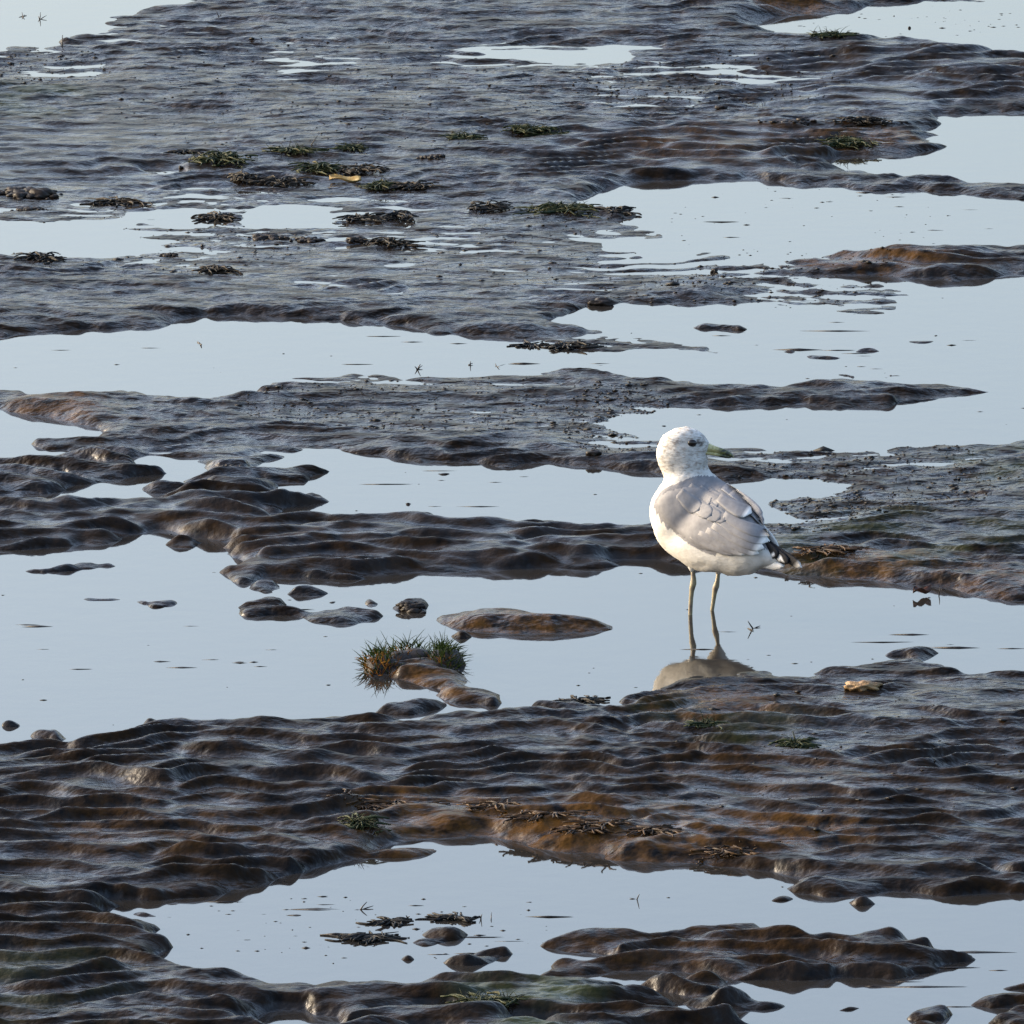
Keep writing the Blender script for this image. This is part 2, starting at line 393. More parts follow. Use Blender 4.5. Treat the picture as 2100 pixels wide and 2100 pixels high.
L(T(1,2,(360,1470),(450,1430),(560,1410),(640,1405),(760,1420),(640,1465),(540,1495),(450,1490)))
L(T(1,2,(320,1578),(380,1550),(440,1565),(380,1590)))
L(T(1,2,(980,1045),(1060,1032),(1130,1040),(1080,1055),(1000,1055)))
L(T(1,2,(190,985),(230,958),(400,950),(690,920),(500,978),(350,988),(230,992)))
L(T(1,2,(1180,985),(1260,958),(1350,970),(1280,988)))
L(T(1,2,(1530,1015),(1600,980),(1720,962),(1840,962),(1850,990),(1780,1012)))
L(T(0,2,(680,1310),(740,1297),(900,1312),(1000,1305),(1160,1300),(960,1328),(800,1328)))
L(T(0,2,(-20,255),(80,237),(160,250),(60,262)))
L(T(0,2,(150,300),(330,275),(390,300),(330,335),(200,308)))
L(T(0,2,(400,278),(520,252),(610,252),(480,270)))
L(T(0,2,(840,185),(910,174),(960,183)))

# raster of the map
SU, SV = 3.0, 2.0
NU, NV = int(2100 / SU) + 1, int(2100 / SV) + 1
us = np.arange(NU) * SU
vs = np.arange(NV) * SV
mask = np.ones((NV, NU), np.float32)
jr = np.random.RandomState(5)
def fill(val, poly):
    # roughen long edges a little so that no shore is a straight cut
    pts = []
    n = len(poly)
    for i in range(n):
        a = np.array(poly[i]); b = np.array(poly[(i + 1) % n])
        d = np.hypot(*(b - a))
        k = max(1, int(d / 26))
        for j in range(k):
            q = a + (b - a) * j / k
            if j:
                q = q + jr.normal(0, 1, 2) * (3.0, 1.2)
            pts.append(q)
    p = np.array(pts)
    x0 = p[:, 0]; y0 = p[:, 1]
    x1 = np.roll(x0, -1); y1 = np.roll(y0, -1)
    i0 = max(0, int(math.ceil(y0.min() / SV))); i1 = min(NV - 1, int(y0.max() / SV))
    for i in range(i0, i1 + 1):
        y = i * SV + 1e-4
        k = (y0 <= y) != (y1 <= y)
        if not k.any():
            continue
        xs = np.sort(x0[k] + (y - y0[k]) / (y1[k] - y0[k]) * (x1[k] - x0[k]))
        for a, b in zip(xs[0::2], xs[1::2]):
            j0 = max(0, int(math.ceil(a / SU))); j1 = min(NU - 1, int(b / SU))
            if j1 >= j0:
                mask[i, j0:j1 + 1] = val
for val, poly in MAP:
    fill(val, poly)

def gblur(a, ru, rv):
    """three box blurs in each direction = near gaussian (radius in pixels)"""
    def box(a, r, ax):
        if r < 1:
            return a
        a = np.moveaxis(a, ax, 0)
        p = np.concatenate([np.repeat(a[:1], r + 1, 0), a, np.repeat(a[-1:], r, 0)], 0)
        c = np.cumsum(p, 0, dtype=np.float64)
        o = (c[2 * r + 1:] - c[:-(2 * r + 1)]) / (2 * r + 1)
        return np.moveaxis(o, 0, ax)
    for _ in range(3):
        a = box(a, max(0, int(round(ru / SU))), 1)
        a = box(a, max(0, int(round(rv / SV))), 0)
    return a
B1 = gblur(mask, 6, 2.2)
B1W = gblur(mask, 26, 3.2)
B2 = gblur(mask, 40, 9)
B3 = gblur(mask, 150, 34)

UU, VV = np.meshgrid(us, vs)
K19 = 2100 / 1932.0
def paint(default, blobs):
    """soft elliptical patches (x, y, rx, ry in the 1932 px view; value)"""
    f = np.full((NV, NU), float(default))
    for x, y, rx, ry, val in blobs:
        d = ((UU - x * K19) / (rx * K19)) ** 2 + ((VV - y * K19) / (ry * K19)) ** 2
        a = sstep(1.25, 0.55, np.sqrt(d))
        f = f * (1 - a) + val * a
    return f
# ripple height (mm, crest above trough / 2)
RIP = paint(3.0, [
    (960, 1700, 1700, 420, 7.0),          # everything below the central pool
    (300, 1560, 420, 200, 8.0), (1500, 1480, 600, 160, 6.0), (1400, 1830, 400, 120, 8.0),
    (150, 1780, 260, 180, 8.0),
    (450, 1010, 560, 110, 8.0), (950, 1040, 420, 60, 7.5), (130, 900, 260, 50, 7.0),
    (900, 760, 420, 60, 1.4), (300, 790, 200, 30, 1.4), (1200, 830, 240, 50, 1.6), (950, 860, 180, 18, 5.0),
    (1680, 900, 300, 70, 1.6), (1700, 1050, 420, 60, 5.0), (1620, 745, 160, 24, 5.0),
    (250, 560, 420, 60, 1.8), (450, 595, 200, 16, 4.5), (700, 480, 500, 110, 1.4), (250, 220, 420, 90, 1.3), (150, 400, 300, 60, 1.2),
    (700, 60, 420, 80, 3.0), (900, 200, 300, 60, 2.2),
    (1300, 290, 380, 62, 7.0), (1680, 150, 380, 75, 7.0), (1450, 190, 300, 60, 4.5), (1700, 500, 240, 26, 6.0), (1600, 565, 220, 26, 1.2), (1150, 650, 200, 20, 1.2),
    (1400, 25, 140, 25, 7.0)])
# how high the shore steps up out of the water (mm)
EDGE = paint(7.0, [
    (960, 1700, 1700, 400, 11.0), (450, 1000, 560, 110, 10.0), (1100, 1085, 500, 60, 15.0), (1750, 1110, 300, 60, 15.0),
    (1000, 1610, 420, 60, 14.0), (1400, 1660, 160, 40, 12.0), (110, 780, 110, 30, 17.0), (1010, 1180, 200, 30, 17.0),
    (900, 700, 420, 30, 3.0), (1200, 800, 200, 50, 3.0), (1680, 850, 300, 40, 3.0), (1500, 930, 90, 60, 3.0), (600, 420, 500, 80, 2.6), (200, 470, 260, 50, 2.8),
    (1600, 570, 240, 40, 2.6), (1200, 645, 240, 24, 2.6), (1060, 110, 260, 40, 3.0), (150, 70, 300, 60, 3.0), (1250, 450, 260, 60, 3.0),
    (1700, 500, 260, 30, 9.0), (1150, 360, 260, 30, 11.0), (1450, 30, 200, 30, 16.0), (850, 1290, 140, 50, 12.0),
    (110, 1150, 300, 80, 5.0), (1780, 640, 200, 60, 3.0), (1700, 690, 260, 30, 3.0)])
# small lumps (mm)
FINE = paint(1.6, [
    (960, 1700, 1700, 400, 2.3), (1700, 900, 360, 90, 2.4), (1150, 790, 260, 60, 2.2), (800, 770, 500, 60, 1.9), (450, 1010, 560, 110, 1.5),
    (1300, 300, 380, 62, 1.0), (1680, 150, 380, 75, 1.0), (150, 360, 300, 70, 1.2), (300, 480, 500, 70, 1.3), (1150, 180, 200, 60, 2.2)])
WET = paint(0.45, [
    (960, 1700, 1700, 400, 0.24), (450, 1010, 560, 100, 0.25), (450, 430, 620, 110, 0.95), (900, 520, 500, 70, 0.85), (1200, 150, 500, 100, 0.75), (700, 60, 420, 90, 0.55),
    (150, 220, 260, 60, 0.15), (150, 570, 300, 40, 0.35), (1650, 570, 260, 40, 0.85), (1550, 200, 260, 60, 0.75), (1560, 960, 160, 60, 0.9),
    (1200, 830, 200, 50, 0.9), (800, 780, 420, 50, 0.55), (450, 860, 240, 40, 0.8), (1150, 380, 200, 40, 0.8), (1600, 1400, 300, 60, 0.5)])
OCH = paint(0.12, [
    (960, 1700, 1700, 400, 0.16), (1050, 1590, 420, 60, 1.0), (800, 1535, 160, 26, 1.0), (1500, 1590, 160, 36, 0.9), (1650, 1075, 170, 24, 0.9), (1850, 1110, 120, 30, 0.7),
    (300, 1580, 250, 70, 0.4), (1350, 280, 260, 50, 0.4), (1650, 500, 160, 22, 0.9), (110, 780, 120, 26, 0.9), (830, 1290, 110, 40, 0.9),
    (1350, 1350, 160, 40, 0.7), (1450, 1480, 260, 50, 0.4), (1000, 1180, 180, 25, 0.9), (1650, 270, 120, 20, 0.8), (1500, 20, 90, 16, 0.9), (400, 1040, 300, 60, 0.25), (1300, 1800, 300, 60, 0.35)])
GRN = paint(0.0, [(1650, 1030, 350, 70, 0.5), (1900, 880, 120, 50, 0.6), (40, 190, 140, 40, 0.6), (1000, 1890, 160, 30, 0.9), (80, 1870, 200, 60, 0.4), (1250, 1350, 80, 30, 0.5), (1450, 1400, 160, 40, 0.4)])
GRIT = paint(1.0, [
    (960, 1700, 1700, 400, 0.62), (1600, 1420, 420, 70, 0.8), (450, 1010, 560, 100, 0.35), (1000, 1040, 400, 60, 0.35), (1300, 290, 380, 62, 0.4), (1680, 150, 380, 75, 0.45),
    (1700, 500, 240, 26, 0.5), (150, 300, 420, 70, 0.6), (1150, 180, 300, 60, 1.3), (1650, 930, 330, 90, 1.3), (850, 780, 500, 60, 1.1)])
FILM = paint(0.0, [
    (450, 430, 640, 110, 0.90), (900, 520, 480, 70, 0.84), (1200, 470, 260, 50, 0.88), (1600, 565, 260, 40, 0.92), (1250, 645, 260, 26, 0.92), (1450, 505, 200, 40, 0.86),
    (1200, 810, 170, 55, 0.93), (1520, 950, 150, 60, 0.90), (1450, 860, 170, 26, 0.90), (800, 720, 420, 24, 0.82), (850, 790, 420, 40, 0.80), (1700, 860, 300, 26, 0.80), (1650, 920, 260, 50, 0.75),
    (80, 125, 190, 40, 0.90), (300, 60, 200, 40, 0.78), (700, 120, 420, 70, 0.78), (1080, 130, 330, 60, 0.88), (1450, 130, 170, 50, 0.82), (1250, 200, 300, 40, 0.80),
    (230, 225, 300, 50, 0.45), (450, 850, 260, 26, 0.80), (1680, 690, 260, 36, 0.93), (200, 570, 260, 26, 0.45), (1800, 640, 160, 40, 0.93), (1150, 1305, 200, 14, 0.8), (1550, 1290, 260, 22, 0.6), (60, 1420, 120, 30, 0.5)])
# pool floor stays deep where the gull stands
DEEP = paint(0.0, [(1335, 1165, 90, 40, 1.0)])

def sample(f, u, v):
    """bilinear, mirrored beyond the traced area so that the flats go on"""
    def mir(x, n):
        m = np.mod(x, 2 * n)
        return np.where(m > n, 2 * n - m, m)
    x = mir(u, 2100.0) / SU; y = mir(v, 2100.0) / SV
    i = np.clip(np.floor(x).astype(int), 0, NU - 2); j = np.clip(np.floor(y).astype(int), 0, NV - 2)
    fx = x - i; fy = y - j
    return (f[j, i] * (1 - fx) + f[j, i + 1] * fx) * (1 - fy) + (f[j + 1, i] * (1 - fx) + f[j + 1, i + 1] * fx) * fy

def skew(ph, k=0.62):
    """rounded crest, steep side towards the viewer"""
    s = 0.5 + 0.5 * np.cos(ph + k * np.sin(ph + 0.4))
    return s ** 0.85 * 2 - 1

def ripples(X, Y):
    wa = 0.062 * pn(X / 0.30, Y / 0.36, 11) + 0.026 * pn(X / 0.10, Y / 0.15, 12)
    wb = 0.060 * pn(X / 0.24, Y / 0.40, 13) + 0.024 * pn(X / 0.08, Y / 0.12, 14)
    r1 = skew(2 * math.pi * (Y + wa + 0.10 * X) / 0.074)
    r2 = skew(2 * math.pi * (Y + wb - 0.16 * X) / 0.060)
    w = sstep(-0.22, 0.22, pn(X / 0.21, Y / 0.20, 15))
    r = r1 * w + r2 * (1 - w)
    amp = 0.62 + 0.62 * pn(X / 0.15, Y / 0.11, 16) + 0.35 * pn(X / 0.07, Y / 0.07, 18)
    r = r * np.clip(amp, 0.08, 1.35)
    # hollows and humps bigger than the ripples
    return r + 0.75 * pn(X / 0.24, Y / 0.30, 17) + 0.40 * pn(X / 0.065, Y / 0.06, 19)

def lumps(X, Y):
    wx = 0.02 * pn(X / 0.11, Y / 0.11, 24)
    a = pn((X + wx) / 0.055, (Y + wx) / 0.034, 21)
    b = pn(X / 0.019, Y / 0.014, 22)
    c = np.abs(pn((X - wx) / 0.11, Y / 0.055 + X / 0.6, 23))
    d = np.abs(pn((X + wx) / 0.042, Y / 0.024, 25))
    k = 0.55 + 0.9 * pn(X / 0.33, Y / 0.45, 26)
    return (a * 0.75 + b * 0.40 + (0.22 - d) * 1.1) * np.clip(k, 0.12, 1.3) + (0.25 - c) * 1.3

def height(u, v, X, Y):
    edge = sample(EDGE, u, v); rip = sample(RIP, u, v); fine = sample(FINE, u, v)
    q = np.clip(8.0 / edge, 0.12, 1.7) ** 1.3
    du = q * (14.0 * pn(X / 0.07, Y / 0.16, 31) + 8 * pn(X / 0.025, Y / 0.06, 33))
    dv = q * (4.0 * pn(X / 0.09, Y / 0.12, 32) + 2.6 * pn(X / 0.035, Y / 0.06, 34))
    u2 = u + du; v2 = v + dv
    b1 = sample(B1, u2, v2); b2 = sample(B2, u2, v2); b3 = sample(B3, u2, v2)
    hi = sstep(10.0, 15.0, edge)
    b1 = b1 * (1 - hi) + sample(B1W, u2, v2) * hi
    e = 2 * b1 - 1
    b2w = b2
    b2 = np.maximum(b2, 0.58 * b1)
    base = np.where(e > 0, 0.72 * edge * np.clip(e, 0, 1) * (0.22 + 0.78 * sstep(0.30, 0.95, b2)) + 2.6 * np.clip(e, 0, 1), 3.2 * e + 13.0 * np.minimum(0, b2w - 0.42))
    base = base + 4.0 * (b2 - 0.5) + 2.0 * (b3 - 0.5)
    film = sample(FILM, u, v)
    base = np.where(base > 0, base * (1 - 0.97 * film), base)
    rip = rip + 2.6 * sstep(0.30, 0.55, pn(X / 0.22, Y / 0.20, 36)) * np.clip(4.0 - rip, 0, 3) / 3.0
    land = sstep(0.25, 0.9, 0.5 * b1 + 0.5 * b2)
    r = ripples(X, Y)
    h = base + 1.15 * rip * (0.42 + 0.58 * land) * r + rip * 0.45 * land * (1 - film)
    h = h + 1.45 * fine * (0.35 + 0.65 * land) * lumps(X, Y)
    h = h - 26.0 * sample(DEEP, u, v) * (1 - b1)
    return h * 0.001

def axis(lo, hi, step, far_lo, far_hi):
    mid = np.arange(lo, hi + 0.1, step)
    def out(a, b, s):
        r = []; x = a
        while abs(x - a) < abs(b - a):
            s *= 1.22
            x = x + (s if b > a else -s)
            r.append(x)
        if r: r[-1] = b
        return np.array(r)
    return np.concatenate([out(lo, far_lo, step)[::-1], mid, out(hi, far_hi, step)])
gu = axis(-75, 2175, 3.1, -22000, 24000)
gv = axis(-60, 2160, 1.45, -3750, 11000)
GU, GV = np.meshgrid(gu, gv)
GX, GY = unproject(GU, GV)
GZ = height(GU, GV, GX, GY)
nr, nc = GX.shape
co = np.stack([GX, GY, GZ], -1).reshape(-1, 3).astype(np.float32)
idx = np.arange(nr * nc).reshape(nr, nc)
quads = np.stack([idx[1:, :-1], idx[1:, 1:], idx[:-1, 1:], idx[:-1, :-1]], -1).reshape(-1, 4)
me = bpy.data.meshes.new('mudflat')
me.vertices.add(len(co)); me.vertices.foreach_set('co', co.ravel())
me.loops.add(quads.size); me.loops.foreach_set('vertex_index', quads.ravel().astype(np.int32))
me.polygons.add(len(quads))
me.polygons.foreach_set('loop_start', np.arange(0, quads.size, 4, dtype=np.int32))
me.polygons.foreach_set('loop_total', np.full(len(quads), 4, np.int32))
me.update(calc_edges=True)
me.polygons.foreach_set('use_smooth', np.ones(len(quads), bool))
def set_attr(name, f):
    a = me.attributes.new(name, 'FLOAT', 'POINT')
    a.data.foreach_set('value', sample(f, GU, GV).ravel().astype(np.float32))
def set_raw(name, arr):
    a = me.attributes.new(name, 'FLOAT', 'POINT')
    a.data.foreach_set('value', arr.ravel().astype(np.float32))
_su, _sv = SU, SV
SU, SV = 1.0, 1.0
HOL = gblur(GZ, 9, 7) - GZ
SU, SV = _su, _sv
set_raw('hollow', sstep(-0.0002, 0.0016, HOL))
set_attr('wet', WET); set_attr('ochre', OCH); set_attr('green', GRN); set_attr('grit', GRIT)
me.materials.append(M['mud'])
mud = bpy.data.objects.new('mudflat', me)
COL.objects.link(mud)
tag(mud, 'dark wet rippled tidal mud with banks and bars', kind='structure')

def zat(u, v):
    u = np.atleast_1d(np.asarray(u, float)); v = np.atleast_1d(np.asarray(v, float))
    X, Y = unproject(u, v)
    return float(np.maximum(height(u, v, X, Y), 0.0)[0])

wat = mesh_obj('tidal_water', [(-600, -400, 0), (600, -400, 0), (600, 1500, 0), (-600, 1500, 0)], [(0, 1, 2, 3)], M['water'], smooth=False)
tag(wat, 'still shallow tidal water mirroring the pale sky', kind='structure')

def zat_arr(u, v):
    X, Y = unproject(u, v)
    return X, Y, height(u, v, X, Y)

def mpp(u, v):
    """metres per photograph pixel across, at that ground point"""
    x, y = unproject(u, v)
    return math.sqrt(float(y) ** 2 + CAM_H ** 2) / FPX

# ------------------------------------------------------------------ the gull
EL = R(12.0)
KG = 0.65e-3 * 380 / 1932.0
SE, CE = math.sin(EL), math.cos(EL)
def P(px, py, Y):
    v = (2086 - py) * KG
    return Vector(((px - 588) * KG, Y, (v - Y * SE) / CE))
def Yline(px):
    return 0.014 - (px - 690) * KG * 0.84

def in_poly(x, y, poly):
    c = False
    n = len(poly)
    for i in range(n):
        x0, y0 = poly[i]; x1, y1 = poly[(i + 1) % n]
        if (y0 > y) != (y1 > y) and x < x0 + (y - y0) / (y1 - y0) * (x1 - x0):
            c = not c
    return c

def mat_plumage():
    m, nt, p = new_mat('gull_plumage')
    v = obj_vec(nt)
    vs_ = obj_vec(nt, (1.0, 1.0, 2.6))
    soft = noise_n(nt, v, 90, 4)
    white = ramp(nt, soft, [(0.3, (0.39, 0.375, 0.345)), (0.6, (0.49, 0.48, 0.455))])
    grey = ramp(nt, soft, [(0.3, (0.135, 0.135, 0.144)), (0.7, (0.185, 0.184, 0.195))])
    ga = math_n(nt, 'ADD', attr_n(nt, 'grey'), math_n(nt, 'MULTIPLY_ADD', noise_n(nt, v, 260, 4), 0.7))
    ga.node.inputs[1].links[0].from_node.inputs[2].default_value = -0.35
    gm = ramp_val(nt, ga, 0.35, 0.62)
    c = mixc(nt, gm, white, grey)
    st = noise_n(nt, vs_, 150, 4, 0.6)
    sf = math_n(nt, 'MULTIPLY', attr_n(nt, 'streak'), ramp_val(nt, st, 0.46, 0.66))
    c = mixc(nt, math_n(nt, 'MULTIPLY', sf, 0.8), c, (0.20, 0.165, 0.135))
    c = mixc(nt, math_n(nt, 'MULTIPLY', attr_n(nt, 'smudge'), ramp_val(nt, st, 0.25, 0.60)), c, (0.075, 0.065, 0.06))
    nt.links.new(c, p.inputs['Base Color'])
    p.inputs['Roughness'].default_value = 0.75
    p.inputs['Specular IOR Level'].default_value = 0.2
    b = nt.nodes.new('ShaderNodeBump')
    b.inputs['Strength'].default_value = 0.6
    b.inputs['Distance'].default_value = 0.0016
    nt.links.new(noise_n(nt, obj_vec(nt, (1, 1, 1.8)), 170, 4, 0.6), b.inputs['Height'])
    nt.links.new(b.outputs[0], p.inputs['Normal'])
    return m

def mat_feather(name, lo, hi, edge_c, tip_c):
    m, nt, p = new_mat(name)
    v = obj_vec(nt)
    c = ramp(nt, noise_n(nt, v, 160, 4), [(0.3, lo), (0.7, hi)])
    c = mixc(nt, attr_n(nt, 'rim'), c, edge_c)
    c = mixc(nt, attr_n(nt, 'tipw'), c, tip_c)
    nt.links.new(c, p.inputs['Base Color'])
    p.inputs['Roughness'].default_value = 0.65
    p.inputs['Specular IOR Level'].default_value = 0.25
    return m

M['plumage'] = mat_plumage()
M['f_grey'] = mat_feather('feather_grey', (0.135, 0.134, 0.141), (0.182, 0.180, 0.187), (0.195, 0.194, 0.2), (0.62, 0.61, 0.58))
M['f_far_shade'] = mat_feather('feather_far_shade', (0.135, 0.14, 0.158), (0.185, 0.19, 0.207), (0.22, 0.225, 0.24), (0.62, 0.61, 0.60))  # same grey plumage, with the far wing's bluish shade put into the colour
M['f_black'] = mat_feather('feather_black', (0.004, 0.004, 0.005), (0.008, 0.008, 0.010), (0.008, 0.008, 0.010), (0.78, 0.77, 0.75))
M['f_white'] = mat_feather('feather_white', (0.54, 0.52, 0.48), (0.62, 0.605, 0.575), (0.62, 0.605, 0.575), (0.62, 0.605, 0.575))
M['leg'] = mat_simple('gull_leg', [(0.3, (0.075, 0.055, 0.048)), (0.5, (0.15, 0.125, 0.075)), (0.7, (0.22, 0.19, 0.11))], 120, 0.5)
M['eye'] = mat_simple('gull_eye', [(0.3, (0.008, 0.006, 0.005)), (0.7, (0.012, 0.009, 0.007))], 50, 0.08)
def mat_bill():
    m, nt, p = new_mat('gull_bill')
    n = noise_n(nt, obj_vec(nt), 300, 4)
    c = ramp(nt, n, [(0.35, (0.30, 0.27, 0.09)), (0.6, (0.44, 0.40, 0.20))])
    d = ramp(nt, n, [(0.45, (0.010, 0.014, 0.007)), (0.66, (0.12, 0.13, 0.035))])
    nt.links.new(mixc(nt, attr_n(nt, 'dark'), c, d), p.inputs['Base Color'])
    p.inputs['Roughness'].default_value = 0.4
    return m
M['bill'] = mat_bill()

gull = bpy.data.objects.new('gull', None)
COL.objects.link(gull)
gull.location = gp(1415.7, 1260.3)
gull.empty_display_size = 0.05
tag(gull, 'white and grey gull standing in shallow water with head turned back', 'gull')

RINGS = [  # lower-left outline, upper-right outline, half depth mm, centre depth mm
    ((1500,1590),(1510,1490), 10, None), ((1330,1618),(1412,1345), 24, None), ((1180,1675),(1330,1195), 37, None),
    ((1000,1682),(1255,1040), 46, None), ((800,1648),(1165,915), 51, None), ((620,1605),(1055,800), 54, None),
    ((450,1512),(955,718), 54, None), ((320,1410),(880,660), 52, 30), ((225,1270),(825,618), 49, 32), ((178,1110),(792,585), 45, 33),
    ((166,990),(775,562), 41, 33), ((192,880),(765,545), 38, 33), ((240,790),(760,530), 34, 32), ((296,712),(762,512), 31, 31),
    ((308,655),(768,490), 29, 30), ((285,590),(770,462), 28, 29), ((250,515),(762,432), 27.5, 28), ((235,445),(762,405), 27.5, 28),
    ((236,380),(782,372), 27, 28), ((250,310),(785,325), 26, 28), ((290,240),(762,265), 24, 28), ((355,185),(715,205), 20.5, 28),
    ((430,145),(650,160), 14, 28)]
rl = np.array([r[0] for r in RINGS], float); rr = np.array([r[1] for r in RINGS], float)
rd = np.array([r[2] for r in RINGS], float) * 1e-3
ry = np.array([(Yline((r[0][0] + r[1][0]) / 2) if r[3] is None else r[3] * 1e-3) for r in RINGS])
def catmull(a, n):
    a = np.asarray(a, float)
    pad = np.concatenate([2 * a[:1] - a[1:2], a, 2 * a[-1:] - a[-2:-1]], 0)
    t = np.linspace(0, len(a) - 1, n)
    i = np.minimum(t.astype(int), len(a) - 2); f = t - i
    if a.ndim > 1: f = f[:, None]
    p0, p1, p2, p3 = pad[i], pad[i + 1], pad[i + 2], pad[i + 3]
    return 0.5 * (2 * p1 + (p2 - p0) * f + (2 * p0 - 5 * p1 + 4 * p2 - p3) * f ** 2 + (3 * p1 - p0 - 3 * p2 + p3) * f ** 3)
NRG, NSG = 92, 56
rl2, rr2, rd2, ry2 = catmull(rl, NRG), catmull(rr, NRG), catmull(rd, NRG), catmull(ry, NRG)
MANTLE = [(330,765),(250,830),(205,930),(218,1020),(285,1110),(360,1190),(440,1262),(545,1330),(640,1415),(760,1455),(900,1462),(1060,1450),(1250,1440),(1400,1400),(1500,1400),(1500,900),(1000,560),(860,650),(760,640),(660,640),(560,670),(440,720)]
rng = random.Random(4)
bv, bf, a_grey, a_str, a_smu = [], [], [], [], []
for i in range(NRG):
    c = (rl2[i] + rr2[i]) / 2; hv = (rr2[i] - rl2[i]) / 2
    for j in range(NSG):
        th = 2 * math.pi * j / NSG
        px, py = c + hv * math.cos(th)
        Y = ry2[i] + rd2[i] * math.sin(th)
        q = P(px, py, Y)
        bv.append(q)
        if math.sin(th) < 0.05:
            g = 1.0 if in_poly(px, py, MANTLE) else 0.0
        else:
            g = 1.0 if (math.cos(th) > -0.1 and py > 690 and i < 60) else 0.0
        a_grey.append(g)
        head = float(sstep(800, 560, np.array(py))) if i > 40 else 0.0
        a_str.append(head * (1.0 if py < 620 else 0.9))
        d1 = math.hypot((px - 680) / 52, (py - 305) / 58)
        d2 = math.hypot((px - 470) / 130, (py - 292) / 26)
        d3 = math.hypot((px - 600) / 75, (py - 262) / 22)
        sm = max(0.0, 1 - d1) * 1.8 + max(0.0, 1 - d2) * 0.9 + max(0.0, 1 - d3) * 0.5
        a_smu.append(min(1.0, sm) if math.sin(th) < 0.2 else 0.0)
for i in range(NRG - 1):
    for j in range(NSG):
        k = (j + 1) % NSG
        bf.append((i * NSG + j, i * NSG + k, (i + 1) * NSG + k, (i + 1) * NSG + j))
def pole(i, px, py, Y):
    bv.append(P(px, py, Y)); a_grey.append(0); a_str.append(1.0 if i else 0); a_smu.append(0)
    n = len(bv) - 1
    base = (NRG - 1) * NSG if i else 0
    for j in range(NSG):
        k = (j + 1) % NSG
        bf.append((base + j, base + k, n) if i else (base + k, base + j, n))
pole(1, 540, 122, 0.028); pole(0, 1545, 1545, Yline(1540))
body = mesh_obj('body', bv, bf, M['plumage'], gull)
bm = bmesh.new(); bm.from_mesh(body.data)
bmesh.ops.recalc_face_normals(bm, faces=bm.faces)
bm.to_mesh(body.data); bm.free()
for nm, arr in (('grey', a_grey), ('streak', a_str), ('smudge', a_smu)):
    at = body.data.attributes.new(nm, 'FLOAT', 'POINT')
    at.data.foreach_set('value', np.array(arr, np.float32))
# fluffed plumage: soft uneven surface, stronger under the belly
co_ = np.array([v.co for v in body.data.vertices]); no_ = np.array([v.normal for v in body.data.vertices])
am = 0.0009 + 0.0034 * sstep(0.085, 0.050, co_[:, 2]) 
nz = pn(co_[:, 0] * 70 + co_[:, 1] * 30, co_[:, 2] * 90, 51) + 0.5 * pn(co_[:, 0] * 160, co_[:, 2] * 150 + co_[:, 1] * 90, 52)
co_ = co_ + no_ * (am * nz)[:, None]
body.data.vertices.foreach_set('co', co_.ravel()); body.data.update()
bvh = BVHTree.FromPolygons([Vector(c) for c in co_], [tuple(p.vertices) for p in body.data.polygons])
VD = Vector((0, 1, -math.tan(EL))).normalized()
def hit(px, py):
    loc, nrm, _, _ = bvh.ray_cast(P(px, py, -0.6), VD)
    return loc, nrm

